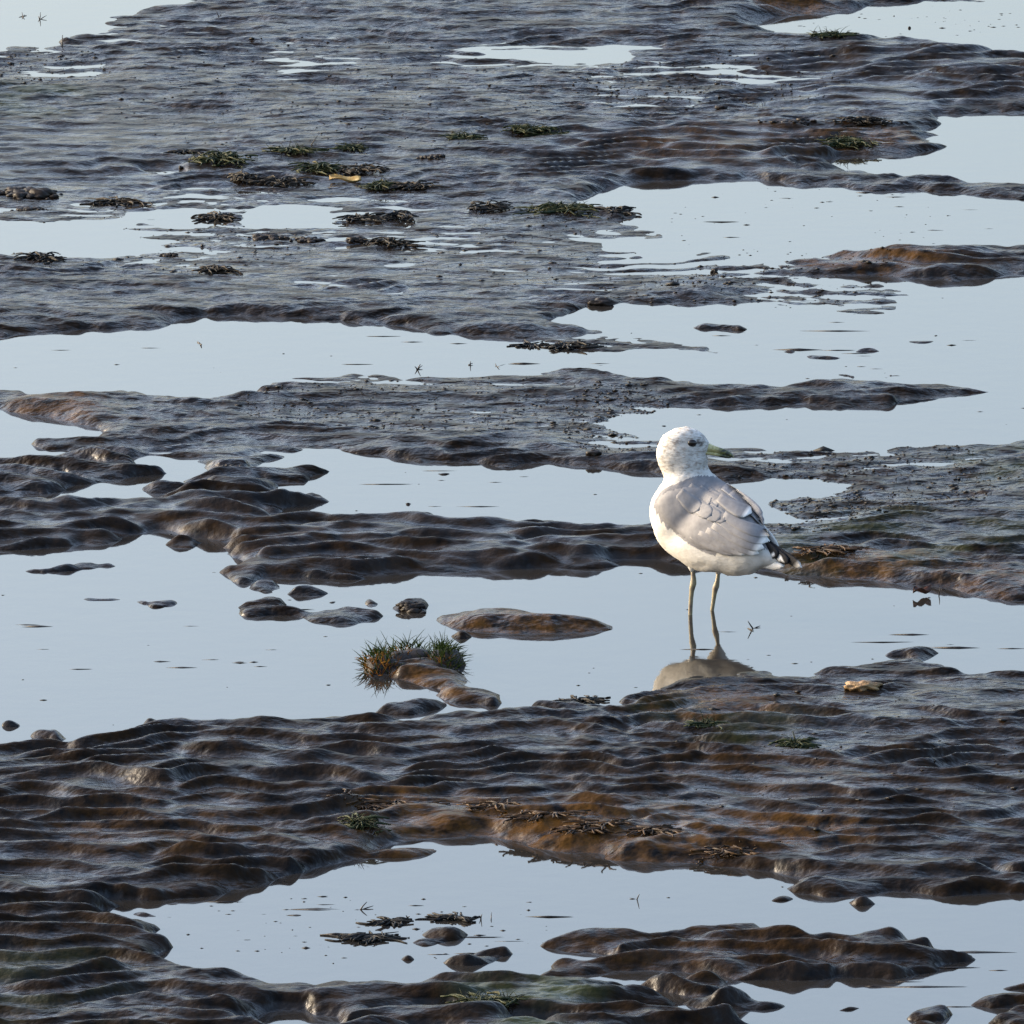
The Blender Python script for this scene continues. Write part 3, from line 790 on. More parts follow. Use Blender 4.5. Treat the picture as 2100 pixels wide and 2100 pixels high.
def feather(name, base, tip, w, lift, mat, parent, bend=0.0, tipw=0.0, Yoff=None, spots=()):
    """one vane: a thin closed blade laid on the body (or free, at Yline + Yoff)"""
    N, S = 11, 7
    b = Vector(base); t = Vector(tip)
    ax = t - b; ln = ax.length; ax.normalize(); nr = Vector((-ax.y, ax.x))
    top, rim, tw = [], [], []
    lastY = None
    for i in range(N):
        f = i / (N - 1)
        prof = (0.62 + 0.55 * f - 0.15 * f * f) * (max(0.0, 1 - max(0.0, (f - 0.70) / 0.30) ** 2.2)) ** 0.5
        cen = b + ax * (ln * f) + nr * (bend * ln * math.sin(math.pi * f))
        row = []
        for j in range(S):
            s_ = -1 + 2 * j / (S - 1)
            q = cen + nr * (s_ * w * 0.5 * max(prof, 0.04))
            if Yoff is None:
                loc, nrm = hit(q.x, q.y)
                if loc is None:
                    pt = P(q.x, q.y, lastY if lastY is not None else Yline(q.x))
                    nrm = Vector((0.2, -0.9, 0.3))
                else:
                    pt = loc; lastY = loc.y
                up = nrm
                pt = pt + up * (lift[0] + (lift[1] - lift[0]) * f) * 1e-3 * (1 - 0.05 * s_ * s_)
            else:
                pt = P(q.x, q.y, Yline(q.x) + Yoff + 0.002 * s_ * s_)
            row.append(pt)
            rim.append(0.8 if (abs(s_) > 0.9 or f > 0.93) else 0.0)
            k = float(sstep(1 - tipw, 1 - tipw * 0.6, np.array(f))) if tipw else 0.0
            for (sf, ss, sr) in spots:
                if math.hypot((f - sf) * ln, (s_ - ss) * w * 0.5) < sr: k = 1.0
            tw.append(k)
        top.append(row)
    vv = [p for r_ in top for p in r_]
    n0 = len(vv)
    vv += [p - Vector((0, -CE, SE)) * 0.0009 for p in vv]
    ff = []
    for i in range(N - 1):
        for j in range(S - 1):
            a = i * S + j
            ff.append((a, a + 1, a + S + 1, a + S)); ff.append((n0 + a, n0 + a + S, n0 + a + S + 1, n0 + a + 1))
    loop = [j for j in range(S)] + [i * S + S - 1 for i in range(1, N)] + [(N - 1) * S + j for j in range(S - 2, -1, -1)] + [i * S for i in range(N - 2, 0, -1)]
    for q in range(len(loop)):
        a, c = loop[q], loop[(q + 1) % len(loop)]
        ff.append((a, n0 + a, n0 + c, c))
    o = mesh_obj(name, vv, ff, M[mat], parent)
    bm = bmesh.new(); bm.from_mesh(o.data); bmesh.ops.recalc_face_normals(bm, faces=bm.faces); bm.to_mesh(o.data); bm.free()
    for nm, arr in (('rim', rim), ('tipw', tw)):
        at = o.data.attributes.new(nm, 'FLOAT', 'POINT')
        at.data.foreach_set('value', np.array(arr + arr, np.float32))
    return o

# the folded near wing is a shell on the body, its vanes are parts of it
def wing_shell(name, pts, lift, mat, parent):
    """patch of the body surface raised a little, edges running down to the skin"""
    xs = [p[0] for p in pts]; ys = [p[1] for p in pts]
    step = 20
    nx = int((max(xs) - min(xs)) / step) + 1; ny = int((max(ys) - min(ys)) / step) + 1
    idm = {}; vv = []; ff = []
    def edge_d(x, y):
        best = 1e9
        for i in range(len(pts)):
            a = Vector(pts[i]); b_ = Vector(pts[(i + 1) % len(pts)])
            ab = b_ - a; t_ = max(0, min(1, (Vector((x, y)) - a).dot(ab) / ab.length_squared))
            best = min(best, (a + ab * t_ - Vector((x, y))).length)
        return best
    for i in range(nx + 1):
        for j in range(ny + 1):
            x = min(xs) + i * step; y = min(ys) + j * step
            if not in_poly(x, y, pts): continue
            loc, nrm = hit(x, y)
            if loc is None or nrm.dot(VD) > -0.12: continue
            k = min(1.0, edge_d(x, y) / 70.0)
            idm[(i, j)] = len(vv)
            vv.append(loc + nrm * (lift * 1e-3 * (k * (2 - k)) + 0.0002))
    for (i, j) in list(idm):
        if (i + 1, j) in idm and (i, j + 1) in idm and (i + 1, j + 1) in idm:
            ff.append((idm[(i, j)], idm[(i, j + 1)], idm[(i + 1, j + 1)], idm[(i + 1, j)]))
    o = mesh_obj(name, vv, ff, M[mat], parent)
    for nm in ('rim', 'tipw'):
        o.data.attributes.new(nm, 'FLOAT', 'POINT')
    return o
wing = wing_shell('wing', [(330,800),(262,850),(222,930),(235,1015),(300,1105),(375,1185),(455,1255),(560,1325),(660,1400),(780,1432),(920,1430),(1080,1400),(1230,1320),(1180,1120),(1050,960),(900,840),(700,760),(500,760)], 3.0, 'f_grey', gull)
rf = random.Random(7)
def row(bases, dv_, ln, w, lift, tipw=0.0, mat='f_grey', bend=0.03):
    for (x, y) in bases:
        a = math.atan2(dv_[1], dv_[0]) + rf.uniform(-0.08, 0.08)
        l = ln * rf.uniform(0.9, 1.1)
        feather('covert_feather', (x, y), (x + math.cos(a) * l, y + math.sin(a) * l), w * rf.uniform(0.9, 1.1), lift, mat, wing, bend, tipw)
feather('secondary_feather', (600,1260), (1060,1448), 95, (3.2, 3.5), 'f_grey', wing, 0.04, 0.10)
feather('secondary_feather', (680,1240), (1170,1452), 100, (3.3, 3.9), 'f_grey', wing, 0.04, 0.12)
feather('secondary_feather', (760,1210), (1290,1450), 105, (3.4, 4.4), 'f_grey', wing, 0.04, 0.14)
feather('tertial_feather', (820,1160), (1335,1405), 110, (3.5, 5.0), 'f_grey', wing, 0.05, 0.15)
feather('tertial_feather', (880,1110), (1372,1345), 120, (3.7, 5.6), 'f_grey', wing, 0.05, 0.16)
feather('tertial_feather', (930,1060), (1385,1275), 125, (3.9, 6.2), 'f_grey', wing, 0.05, 0.14)
row([(470,820),(560,870),(650,910),(740,930),(830,930)], (0.74, 0.67), 320, 170, (3.3, 4.1))
feather('scapular_feather', (880,880), (1195,1068), 150, (3.6, 6.8), 'f_grey', wing, 0.05, 0.16)
row([(560,760),(660,780),(760,800),(860,810)], (0.74, 0.67), 300, 165, (0.2, 3.7))
far = feather('far_wing', (930,760), (1318,1110), 150, (2.0, 3.5), 'f_far_shade', gull, -0.05, 0.05)
feather('tertial_feather', (1000,830), (1335,1170), 110, (3.0, 4.0), 'f_far_shade', far, -0.06, 0.06)
feather('primary_feather', (1290,1130), (1492,1420), 60, (0, 0), 'f_white', far, -0.05, 0.0, Yoff=0.006)
# black wing tips with white mirrors
feather('primary_feather', (1310,1300), (1470,1500), 120, (0, 0), 'f_black', wing, 0.0, 0.0, Yoff=-0.020, spots=((0.80, 0.1, 20),))
feather('primary_feather', (1330,1330), (1590,1560), 110, (0, 0), 'f_black', wing, 0.0, 0.0, Yoff=-0.017, spots=((0.74, 0.30, 26),))
feather('primary_feather', (1350,1320), (1728,1605), 96, (0, 0), 'f_black', wing, 0.0, 0.12, Yoff=-0.013)
# white tail
for k, (tx, ty, yo) in enumerate([(1545,1592,-0.016), (1552,1580,-0.008), (1556,1568,0.0), (1550,1560,0.008)]):
    feather('tail_feather', (1120, 1520), (tx, ty), 85, (0, 0), 'f_white', gull, 0.02, 0.0, Yoff=yo)

def tube(pts, rad, seg=10, cap=True):
    """closed tube round a 3D polyline: verts, faces"""
    vv, ff = [], []
    n = len(pts)
    for i, p in enumerate(pts):
        d = (pts[min(i + 1, n - 1)] - pts[max(i - 1, 0)]).normalized()
        a = d.orthogonal().normalized() if abs(d.x) > 0.9 else d.cross(Vector((1, 0, 0))).normalized()
        b = d.cross(a).normalized()
        r_ = rad[i]
        for j in range(seg):
            t = 2 * math.pi * j / seg
            if isinstance(r_, tuple):
                vv.append(p + a * math.cos(t) * r_[0] + b * math.sin(t) * r_[1])
            else:
                vv.append(p + (a * math.cos(t) + b * math.sin(t)) * r_)
    for i in range(n - 1):
        for j in range(seg):
            k = (j + 1) % seg
            ff.append((i * seg + j, i * seg + k, (i + 1) * seg + k, (i + 1) * seg + j))
    if cap:
        ff.append(tuple(range(seg))[::-1]); ff.append(tuple((n - 1) * seg + j for j in range(seg)))
    return vv, ff
def merge(parts):
    vv, ff = [], []
    for v, f in parts:
        o = len(vv); vv += list(v); ff += [tuple(i + o for i in q) for q in f]
    return vv, ff
def px_tube(pp, seg=10):
    """(px, py, Y, radius px) list"""
    return tube([P(a, b, c) for a, b, c, d in pp], [d * KG * 1.3 for a, b, c, d in pp], seg)
GZ0 = -0.024
def make_leg(pp, th):
    lg = mesh_obj('leg', *px_tube(pp, 12), M['leg'], gull)
    ank = P(*pp[-1][:3]); ank.z = GZ0 + 0.004
    parts = []
    fwd = Vector((-math.cos(R(42)), math.sin(R(42)), 0))
    for a in (-0.42, 0.0, 0.42):
        d = Matrix.Rotation(a, 3, 'Z') @ fwd
        parts.append(tube([ank, ank + d * 0.018 + Vector((0, 0, -0.001)), ank + d * 0.036 + Vector((0, 0, -0.003))], [0.0028, 0.0024, 0.001], 6))
    tipsv = [ank + (Matrix.Rotation(a, 3, 'Z') @ fwd) * 0.032 + Vector((0, 0, -0.003)) for a in (-0.42, 0.0, 0.42)]
    parts.append(([ank, tipsv[0], tipsv[1], tipsv[2]] + [q + Vector((0, 0, -0.0012)) for q in [ank] + tipsv], [(0, 1, 2), (0, 2, 3), (4, 6, 5), (4, 7, 6)]))
    mesh_obj('foot', *merge(parts), M['leg'], lg)
    tg = mesh_obj('thigh', *px_tube(th, 14), M['plumage'], gull)
    for nm in ('grey', 'streak', 'smudge'):
        tg.data.attributes.new(nm, 'FLOAT', 'POINT')
make_leg([(612,1600,0.004,16),(615,1660,0.003,18),(620,1715,0.002,22),(618,1762,0.0,26),(608,1800,0.0,24),(601,1850,0.0,19),(594,1930,0,17.5),(590,2020,0,17),(588,2086,0,17),(587,2290,0,17)],
         [(625,1440,0.02,90),(610,1530,0.010,62),(608,1590,0.005,36),(613,1640,0.003,20)])
make_leg([(884,1620,0.032,15),(880,1680,0.031,16),(874,1730,0.030,18),(862,1785,0.029,25),(850,1820,0.0285,24),(842,1870,0.028,19),(832,1950,0.028,16),(818,2041,0.0277,15.5),(812,2240,0.0275,15.5)],
         [(880,1480,0.040,90),(882,1560,0.036,60),(884,1620,0.033,34),(882,1665,0.031,19)])

# eye and bill
loc, nrm = hit(602, 304)
def ellipsoid(c, rx, ry, rz, nu=16, nv=10):
    vv = [c + Vector((0, 0, rz))]; ff = []
    for i in range(1, nv):
        a = math.pi * i / nv
        for j in range(nu):
            b = 2 * math.pi * j / nu
            vv.append(c + Vector((rx * math.sin(a) * math.cos(b), ry * math.sin(a) * math.sin(b), rz * math.cos(a))))
    vv.append(c - Vector((0, 0, rz)))
    for j in range(nu):
        ff.append((0, 1 + j, 1 + (j + 1) % nu)); ff.append((len(vv) - 1, 1 + (nv - 2) * nu + (j + 1) % nu, 1 + (nv - 2) * nu + j))
    for i in range(nv - 2):
        for j in range(nu):
            k = (j + 1) % nu
            ff.append((1 + i * nu + j, 1 + (i + 1) * nu + j, 1 + (i + 1) * nu + k, 1 + i * nu + k))
    return vv, ff
mesh_obj('eye', *ellipsoid(loc + nrm * 0.0002, 0.0062, 0.003, 0.0048), M['eye'], gull)
def bill_part(name, rows):
    pts = [P(a, b, 0.026 - 0.006 * max(0, (a - 720)) / 320) for a, b, h, w in rows]
    vv, ff = [], []
    seg = 12
    for (a, b, h, w), p in zip(rows, pts):
        for j in range(seg):
            t = 2 * math.pi * j / seg
            vv.append(p + Vector((0, math.cos(t) * w * 1e-3, math.sin(t) * h * KG)))
    for i in range(len(rows) - 1):
        for j in range(seg):
            k = (j + 1) % seg
            ff.append((i * seg + j, i * seg + k, (i + 1) * seg + k, (i + 1) * seg + j))
    ff.append(tuple(range(seg))); ff.append(tuple((len(rows) - 1) * seg + j for j in range(seg))[::-1])
    o = mesh_obj(name, vv, ff, M['bill'], gull)
    bm = bmesh.new(); bm.from_mesh(o.data); bmesh.ops.recalc_face_normals(bm, faces=bm.faces); bm.to_mesh(o.data); bm.free()
    d = []
    for (a, b, h, w) in rows:
        d += [float(sstep(850, 915, np.array(float(a)))) * (0.35 if a > 1015 else 1.0) + 0.12] * seg
    at = o.data.attributes.new('dark', 'FLOAT', 'POINT'); at.data.foreach_set('value', np.array(d, np.float32))
bill_part('upper_bill', [(690, 335, 61.4, 9.24), (740, 340, 54.3, 7.92), (790, 350, 44.8, 6.82), (840, 363, 34.2, 5.5), (880, 375, 33.0, 5.06), (920, 388, 33.0, 4.62), (955, 400, 31.9, 4.18), (990, 414, 28.3, 3.52), (1015, 428, 21.2, 2.64), (1035, 442, 13.0, 1.65), (1042, 452, 4.7, 0.66)])
bill_part('lower_bill', [(700, 385, 31.2, 7.7), (750, 394, 28.8, 6.38), (800, 403, 25.2, 5.5), (850, 412, 24.0, 4.84), (900, 424, 24.0, 4.4), (950, 436, 22.8, 3.74), (985, 444, 16.8, 2.86), (1008, 450, 8.4, 1.54)])

# ------------------------------------------------------------------ grass tuft on its mud mound
def blade(p0, d, ln, w, curl, seg=4):
    """thin three-sided curved blade"""
    pts, rad = [], []
    p = p0.copy(); d = d.normalized()
    side = d.cross(Vector((0, 0, 1)))
    if side.length < 1e-3: side = Vector((1, 0, 0))
    for i in range(seg + 1):
        f = i / seg
        pts.append(p.copy()); rad.append(w * (1 - f) ** 0.7 * 0.5 + 0.00008)
        d = (d + Vector((d.x, d.y, 0)) * curl / seg + Vector((0, 0, -curl * 0.7 / seg))).normalized()
        p = p + d * (ln / seg)
    return tube(pts, rad, 3)

def Z3p(x, y): return (700 + x * 380 / 1932.0, 1260 + y * 380 / 1932.0)
tuft = bpy.data.objects.new('grass_tuft', None); COL.objects.link(tuft)
tc = Z3p(720, 560)
tuft.location = gp(*tc); tuft.empty_display_size = 0.05
tag(tuft, 'spiky tuft of green and ochre marsh grass on a small mud mound', 'grass')
tl = tuft.location
gr = random.Random(12)
sets = {'green_blades': [], 'ochre_blades': []}
mounds = []
for (mx, my, rx, ry_, rz) in [(430,560,0.026,0.032,0.019), (620,520,0.026,0.030,0.020), (780,505,0.030,0.030,0.021), (1080,515,0.028,0.034,0.022), (900,590,0.03,0.024,0.015)]:
    u, v = Z3p(mx, my)
    c = gp(u, v, -0.002) - tl
    vv, ff = ellipsoid(c, rx, ry_, rz, 18, 10)
    vv = [c + (p - c) * (1 + 0.10 * float(pn(np.array([p.x * 90]), np.array([p.y * 60 + p.z * 90]), 61)[0])) for p in vv]
    mounds.append((vv, ff))
mesh_obj('mud_mound', *merge(mounds), M['clod'], tuft)
def tuft_blades(n, cx, cy, sx, sy, zt, lens, key):
    for _ in range(n):
        a = gr.gauss(0, 1); b = gr.gauss(0, 1)
        a = max(-1.6, min(1.6, a)); b = max(-1.6, min(1.6, b))
        u, v = Z3p(cx + a * sx, cy + b * sy)
        z = zt * max(0.15, 1 - 0.28 * (a * a + b * b))
        p0 = gp(u, v, z) - tl
        d = Vector((a * 0.42 + gr.gauss(0, 0.42), -b * 0.3 + gr.gauss(0, 0.42), 0.95 + gr.gauss(0, 0.2)))
        sets[key].append(blade(p0, d, gr.uniform(*lens) * gr.choice((0.6, 0.85, 1.0, 1.15)), gr.uniform(0.0009, 0.0019), gr.uniform(0.0, 1.3), 5))
tuft_blades(120, 430, 545, 110, 60, 0.017, (0.012, 0.026), 'green_blades')
tuft_blades(100, 410, 595, 85, 45, 0.014, (0.010, 0.022), 'ochre_blades')
tuft_blades(200, 1060, 515, 100, 55, 0.019, (0.012, 0.026), 'green_blades')
tuft_blades(26, 1000, 560, 90, 30, 0.014, (0.008, 0.014), 'ochre_blades')
tuft_blades(110, 750, 455, 190, 35, 0.015, (0.012, 0.028), 'green_blades')
tuft_blades(40, 620, 520, 120, 40, 0.014, (0.010, 0.018), 'ochre_blades')
for nm, mk in (('green_blades', 'grass_green'), ('ochre_blades', 'grass_ochre')):
    tag(mesh_obj(nm, *merge(sets[nm]), M[mk], tuft), kind='stuff')

# ------------------------------------------------------------------ weed, clods, stones, twigs
def ico(c, r, rnd, sq=(1, 1, 1), sub=1, rough=0.22):
    bm = bmesh.new()
    bmesh.ops.create_icosphere(bm, subdivisions=sub + 1, radius=1)
    sd_ = rnd.uniform(0, 50)
    vv = []
    for v in bm.verts:
        k = 1 + rough * float(pn(np.array([v.co.x * 1.6 + sd_]), np.array([v.co.y * 1.6 + v.co.z * 1.3]), 71)[0]) * 1.6
        vv.append(c + Vector((v.co.x * r * sq[0] * k, v.co.y * r * sq[1] * k, v.co.z * r * sq[2] * k)))
    ff = [tuple(v.index for v in f.verts) for f in bm.faces]
    bm.free()
    return vv, ff

def frond(p0, ang, ln, w, rnd, rise):
    """a wavy strap of weed with real thickness"""
    n = 6
    pts, rad = [], []
    p = p0.copy(); a = ang
    for i in range(n + 1):
        f = i / n
        pts.append(Vector((p.x, p.y, max(0.0006, p.z + rise * math.sin(math.pi * f) * rnd.uniform(0.5, 1)))))
        rad.append((w * (0.45 + 0.7 * math.sin(math.pi * min(1, f * 0.85 + 0.1))) * rnd.uniform(0.6, 1.2), 0.0011))
        a += rnd.uniform(-0.55, 0.55)
        p = p + Vector((math.cos(a), math.sin(a), 0)) * (ln / n)
    return tube(pts, rad, 6)

def clump(name, u, v, wpx, hpx, kind, label, cat, group=None, seed=0, dens=1.0):
    """a heap of weed or clods, wpx wide and hpx tall in the photograph, lying on the mud or water"""
    rnd = random.Random(seed * 97 + 13)
    m = mpp(u, v)
    W2 = wpx * m / 2
    D2 = min(W2 * 0.9, max(0.012, hpx * m * 1.5))
    H = max(0.003, hpx * m * 0.55)
    org = gp(u, v); 
    parts = []
    def gz(x, y):
        # height of the ground under a point of the heap
        px = u + (x / m); py = v - y / (m / math.sin(math.atan2(CAM_H, org.y)))
        return zat(px, py)
    n = int((12 + wpx * 0.26) * dens)
    for i in range(n):
        x = max(-0.92, min(0.92, rnd.gauss(0, 0.45))) * W2
        y = max(-0.9, min(0.9, rnd.gauss(0, 0.4))) * D2
        env = max(0.12, 1 - (x / W2) ** 2) * max(0.2, 1 - (y / D2) ** 2)
        z = gz(x, y)
        if kind == 'clod':
            r_ = H * rnd.uniform(0.35, 0.75) * (0.35 + 0.65 * env)
            parts.append(ico(Vector((x, y, z + r_ * 0.25)), r_, rnd, (rnd.uniform(1.1, 1.9), rnd.uniform(0.9, 1.4), rnd.uniform(0.6, 0.9)), 1, 0.3))
        else:
            zz = z + H * env * rnd.uniform(0.0, 0.8)
            parts.append(frond(Vector((x, y, zz)), rnd.gauss(0, 0.7) + (3.14 if rnd.random() < 0.5 else 0), rnd.uniform(0.015, 0.045) * (0.7 + W2 * 6), rnd.uniform(0.0007, 0.0022), rnd, H * rnd.uniform(0.1, 0.6) * env))
            if kind == 'wrack' and rnd.random() < 0.7:
                r_ = rnd.uniform(0.0014, 0.0034)
                parts.append(ico(Vector((x, y, zz + r_ * 0.5)), r_, rnd, (1.5, 1.1, 0.8), 0))
            if kind == 'green':
                for _ in range(3):
                    d = Vector((rnd.gauss(0, 1), rnd.gauss(0, 1), rnd.uniform(0.2, 0.9)))
                    parts.append(blade(Vector((x, y, zz)), d, rnd.uniform(0.010, 0.026), 0.0014, rnd.uniform(0.3, 1.2), 3))
    if kind != 'clod':   # a low core that the straps lie on
        for i in range(max(2, int(wpx / 40))):
            x = rnd.uniform(-0.7, 0.7) * W2
            r_ = H * rnd.uniform(0.4, 0.65) * max(0.3, 1 - (x / W2) ** 2)
            parts.append(ico(Vector((x, rnd.uniform(-0.3, 0.3) * D2, gz(x, 0) + r_ * 0.15)), r_, rnd, (rnd.uniform(1.6, 2.6), 1.2, 0.8), 1, 0.35))
    mt = {'ochre': 'weed_ochre', 'clod': 'clod', 'wrack': 'wrack', 'green': 'weed_green', 'black': 'weed_black'}[kind]
    o = mesh_obj(name, *merge(parts), M[mt])
    o.location = org
    tag(o, label, cat, group)
    return o

def t00(x, y): return (x * ZT, y * ZT)
def tt(c, r, x, y): return (700 * c + x * ZT, 700 * r + y * ZT)
CL = [  # tile col,row, centre x,y, width, height (tile view px), kind, name, label, category
    (0,0,1235,915,370,95,'green','seaweed','bright green and orange seaweed patch on the flat mud','seaweed'),
    (0,0,1660,880,270,60,'green','seaweed','small olive seaweed sprawl with a long stalk beside the orange patch','seaweed'),
    (0,0,1400,1010,190,70,'wrack','seaweed','dark knobbly wrack heap with a spiky left end','seaweed'),
    (0,0,1590,1025,320,70,'wrack','seaweed','long dark brown wrack heap trailing from the spiky one','seaweed'),
    (0,0,1810,960,260,70,'green','seaweed','olive wrack strip just above the pale yellow leaf','seaweed'),
    (1,0,120,965,220,80,'wrack','seaweed','black lumpy wrack right of the olive strip','seaweed'),
    (1,0,230,1050,150,75,'green','seaweed','small dark green weed knot next to the yellow leaf','seaweed'),
    (1,0,400,1060,210,55,'wrack','seaweed','thin dark wrack tail stretching from the green knot','seaweed'),
    (0,0,170,1085,380,90,'clod','mud_clods','big row of round black mud clods at the pool edge','mud clod'),
    (0,0,170,1175,220,40,'clod','mud_clods','low dark clods at the tip of a small puddle','mud clod'),
    (0,0,670,1135,300,50,'wrack','seaweed','flat oval of dark wrack lying alone on shiny mud','seaweed'),
    (0,0,1220,1222,190,50,'wrack','seaweed','black wrack scrap between two pale puddles','seaweed'),
    (0,0,1520,1330,240,65,'clod','mud_clods','rounded reddish brown mud clod below the puddles','mud clod'),
    (0,0,1745,1350,210,45,'clod','mud_clods','string of low clods trailing from the reddish brown one','mud clod'),
    (0,0,1225,1525,165,80,'wrack','seaweed','round black wrack knot with a long stiff stalk','seaweed'),
    (0,0,230,1465,230,70,'black','seaweed','scattered black weed scraps below the left pool','seaweed'),
    (0,0,960,1440,120,30,'clod','mud_clods','small flat clod at the end of the left pool','mud clod'),
    (1,0,100,1230,200,55,'black','seaweed','curved black weed scrap edging a puddle','seaweed'),
    (1,0,320,1215,190,75,'black','seaweed','jagged black weed clump with a hanging end','seaweed'),
    (1,0,90,1350,140,60,'clod','mud_clods','purple brown clod at the left end of a weed covered lump','mud clod'),
    (1,0,260,1365,260,75,'wrack','seaweed','brown weed covered lump tapering to a dark tail','seaweed'),
    (1,0,690,795,150,60,'green','seaweed','small olive weed crown at the start of the ripples','seaweed'),
    (1,0,510,918,160,50,'clod','mud_clods','pair of dark clods on smooth rippled mud','mud clod'),
    (1,0,1100,772,330,45,'green','seaweed','long thin olive weed streak along a ripple crest','seaweed'),
    (1,0,830,1170,230,70,'black','seaweed','dark weed drift sloping towards the green mat','seaweed'),
    (1,0,1240,1185,400,80,'green','seaweed','dense bright green weed mat at the pool corner','seaweed'),
    (1,0,1560,1198,180,40,'black','seaweed','loose dark fragments trailing from the green mat into the pool','seaweed'),
    (1,0,70,868,140,30,'green','seaweed','faint yellowish weed streak above the black lumpy wrack','seaweed'),
    (2,0,590,718,340,60,'clod','mud_clods','row of small knobbly clods on the upper shiny mud','mud clod'),
    (2,0,1020,715,340,50,'wrack','seaweed','flat dark wrack band pointing at the upper pool','seaweed'),
    (2,0,850,225,260,35,'green','seaweed','dark green weed strip on the shore of the far pool','seaweed'),
    (2,0,950,835,280,50,'green','seaweed','olive yellow weed on a rounded mud hump','seaweed'),
    (1,1,1290,18,260,50,'black','seaweed','black weed heap with fine left strands lying at the tongue of mud','seaweed'),
    (1,1,1080,15,90,24,'black','seaweed','thin strands of weed reaching into the pool','seaweed'),
    (1,2,1340,95,210,40,'black','seaweed','feathery dark weed floating near the muddy shore','seaweed'),
    (1,2,140,1435,300,44,'black','seaweed','sparse dark weed lying across the lower pool','seaweed'),
    (1,2,640,1325,160,40,'black','seaweed','little drift of black weed floating on the lower pool','seaweed'),
    (1,2,270,1345,130,35,'black','seaweed','tiny scrap of weed floating beside the sparse dark weed','seaweed'),
    (1,2,110,850,190,110,'green','seaweed','green and orange moss cushion on the bank','moss'),
    (1,2,820,1850,380,80,'green','seaweed','green moss carpet on the lowest mud ridge','moss'),
    (2,2,640,400,130,60,'green','seaweed','dark mossy spot in a hollow of the rippled mud','moss'),
    (2,2,130,290,150,60,'green','seaweed','dark green moss patch on a ripple face','moss'),
    (0,1,1320,745,170,50,'clod','mud_clods','reddish clods crowning the left ridge','mud clod'),
    (1,1,30,1010,85,44,'clod','mud_clods','single reddish round clod on the ridge by the water','mud clod'),
    (1,1,390,1500,180,70,'clod','mud_clods','pyramid shaped grey clod beside the long mud log','mud clod'),
    (1,2,215,745,460,36,'ochre','seaweed','orange brown weed fringe at the head of the lower pool','seaweed'),
    (1,2,860,775,330,36,'ochre','seaweed','rusty weed fringe above the lower pool where the bank turns','seaweed'),
    (1,2,1130,850,330,36,'ochre','seaweed','stringy golden weed hanging along the lower bank','seaweed'),
    (1,2,1400,905,330,36,'ochre','seaweed','straggling ochre weed beside the small dark lump on the bank','seaweed'),
    (1,2,1760,915,300,40,'ochre','seaweed','golden weed drooping behind the grey mud lump','seaweed'),
    (2,2,260,990,320,50,'ochre','seaweed','yellowish weed streak on the lower bank end','seaweed'),
    (2,1,800,1245,400,50,'ochre','seaweed','rust coloured weed on the bank behind the gull tail','seaweed'),
    (0,0,1055,882,120,28,'black','seaweed','little dark tail left of the bright orange patch','seaweed'),
]
for i, (c, r, x, y, w, h, kind, nm, lab, cat) in enumerate(CL):
    u, v = tt(c, r, x, y + h * 0.35)
    clump(nm, u, v, w * ZT, h * ZT, kind, lab, cat, 'weed and clods strewn over the mudflat', i, 1.3)

def stick(name, pix, rad, mat, label, cat, group=None):
    """pix: list of polylines [(u, v, height m)] standing on the water or mud"""
    base = gp(*pix[0][0][:2])
    parts = []
    for pl in pix:
        pts = [gp(u, v, 0) - base + Vector((0, 0, z)) for u, v, z in pl]
        n = len(pts)
        parts.append(tube(pts, [rad * (1 - 0.6 * i / max(1, n - 1)) for i in range(n)], 6))
    o = mesh_obj(name, *merge(parts), M[mat])
    o.location = base
    return tag(o, label, cat, group)
SG = 'twigs and sprigs in the shallows'
def sprig(c, r, x, y, segs, label, rad=0.0009, mat='twig', nm='twig'):
    """segs: (dx0, dz0, dx1, dz1) tile px from the foot, z up"""
    u, v = tt(c, r, x, y)
    m = mpp(u, v) * ZT
    z0 = zat(u, v)
    base = gp(u, v)
    parts = []
    rr_ = random.Random(int(x * 7 + y))
    for (x0, h0, x1, h1) in segs:
        y0 = 0.0; y1 = rr_.uniform(-0.02, 0.02)
        pts = [Vector((x0 * m, y0, z0 - 0.001 + h0 * m)), Vector(((x0 + x1) / 2 * m + rr_.uniform(-1, 1) * 0.0006, (y0 + y1) / 2, z0 + (h0 + h1) / 2 * m)), Vector((x1 * m, y1, z0 + h1 * m))]
        parts.append(tube(pts, [rad, rad * 0.8, rad * 0.4], 6))
    o = mesh_obj(nm, *merge(parts), M[mat])
    o.location = base
    return tag(o, label, 'twig', SG)
sprig(2,1,400,1625,[(0,0,-32,52),(0,0,40,6),(-30,4,0,4)],'forked dark twig standing in the pool beside the gull',0.0011)
sprig(1,2,105,1285,[(0,0,40,40),(0,0,75,10),(0,0,-35,-2)],'three armed black twig in the lower pool',0.001)
sprig(1,2,1672,1225,[(0,0,14,42),(0,0,-40,4)],'thin upright sprig in the lower pool',0.0008)
sprig(1,2,790,1330,[(0,0,6,36),(0,0,-10,22)],'tiny upright stalk beside the floating black drift',0.0008)
sprig(1,2,848,1345,[(0,0,2,30)],'short lone stalk right of the floating black drift',0.0008)
sprig(1,2,375,1330,[(0,0,-8,26),(0,0,12,20)],'little black sprout near the floating weed scrap',0.0009)
sprig(1,1,430,160,[(0,0,18,34),(0,0,-14,22),(0,0,28,12)],'small leafy sprig at the edge of the middle mudbank',0.0011)
sprig(1,1,732,135,[(0,0,0,28),(-12,6,12,6)],'cross shaped stalk standing in still water',0.0009)
sprig(1,1,880,142,[(0,0,14,8),(0,0,-8,10),(0,0,60,-2)],'low bent twig with a trailing end in still water',0.0009)
sprig(0,0,1240,105,[(0,0,-14,30),(0,0,16,12)],'tiny plant in the far left pool, taller of the pair',0.0010)
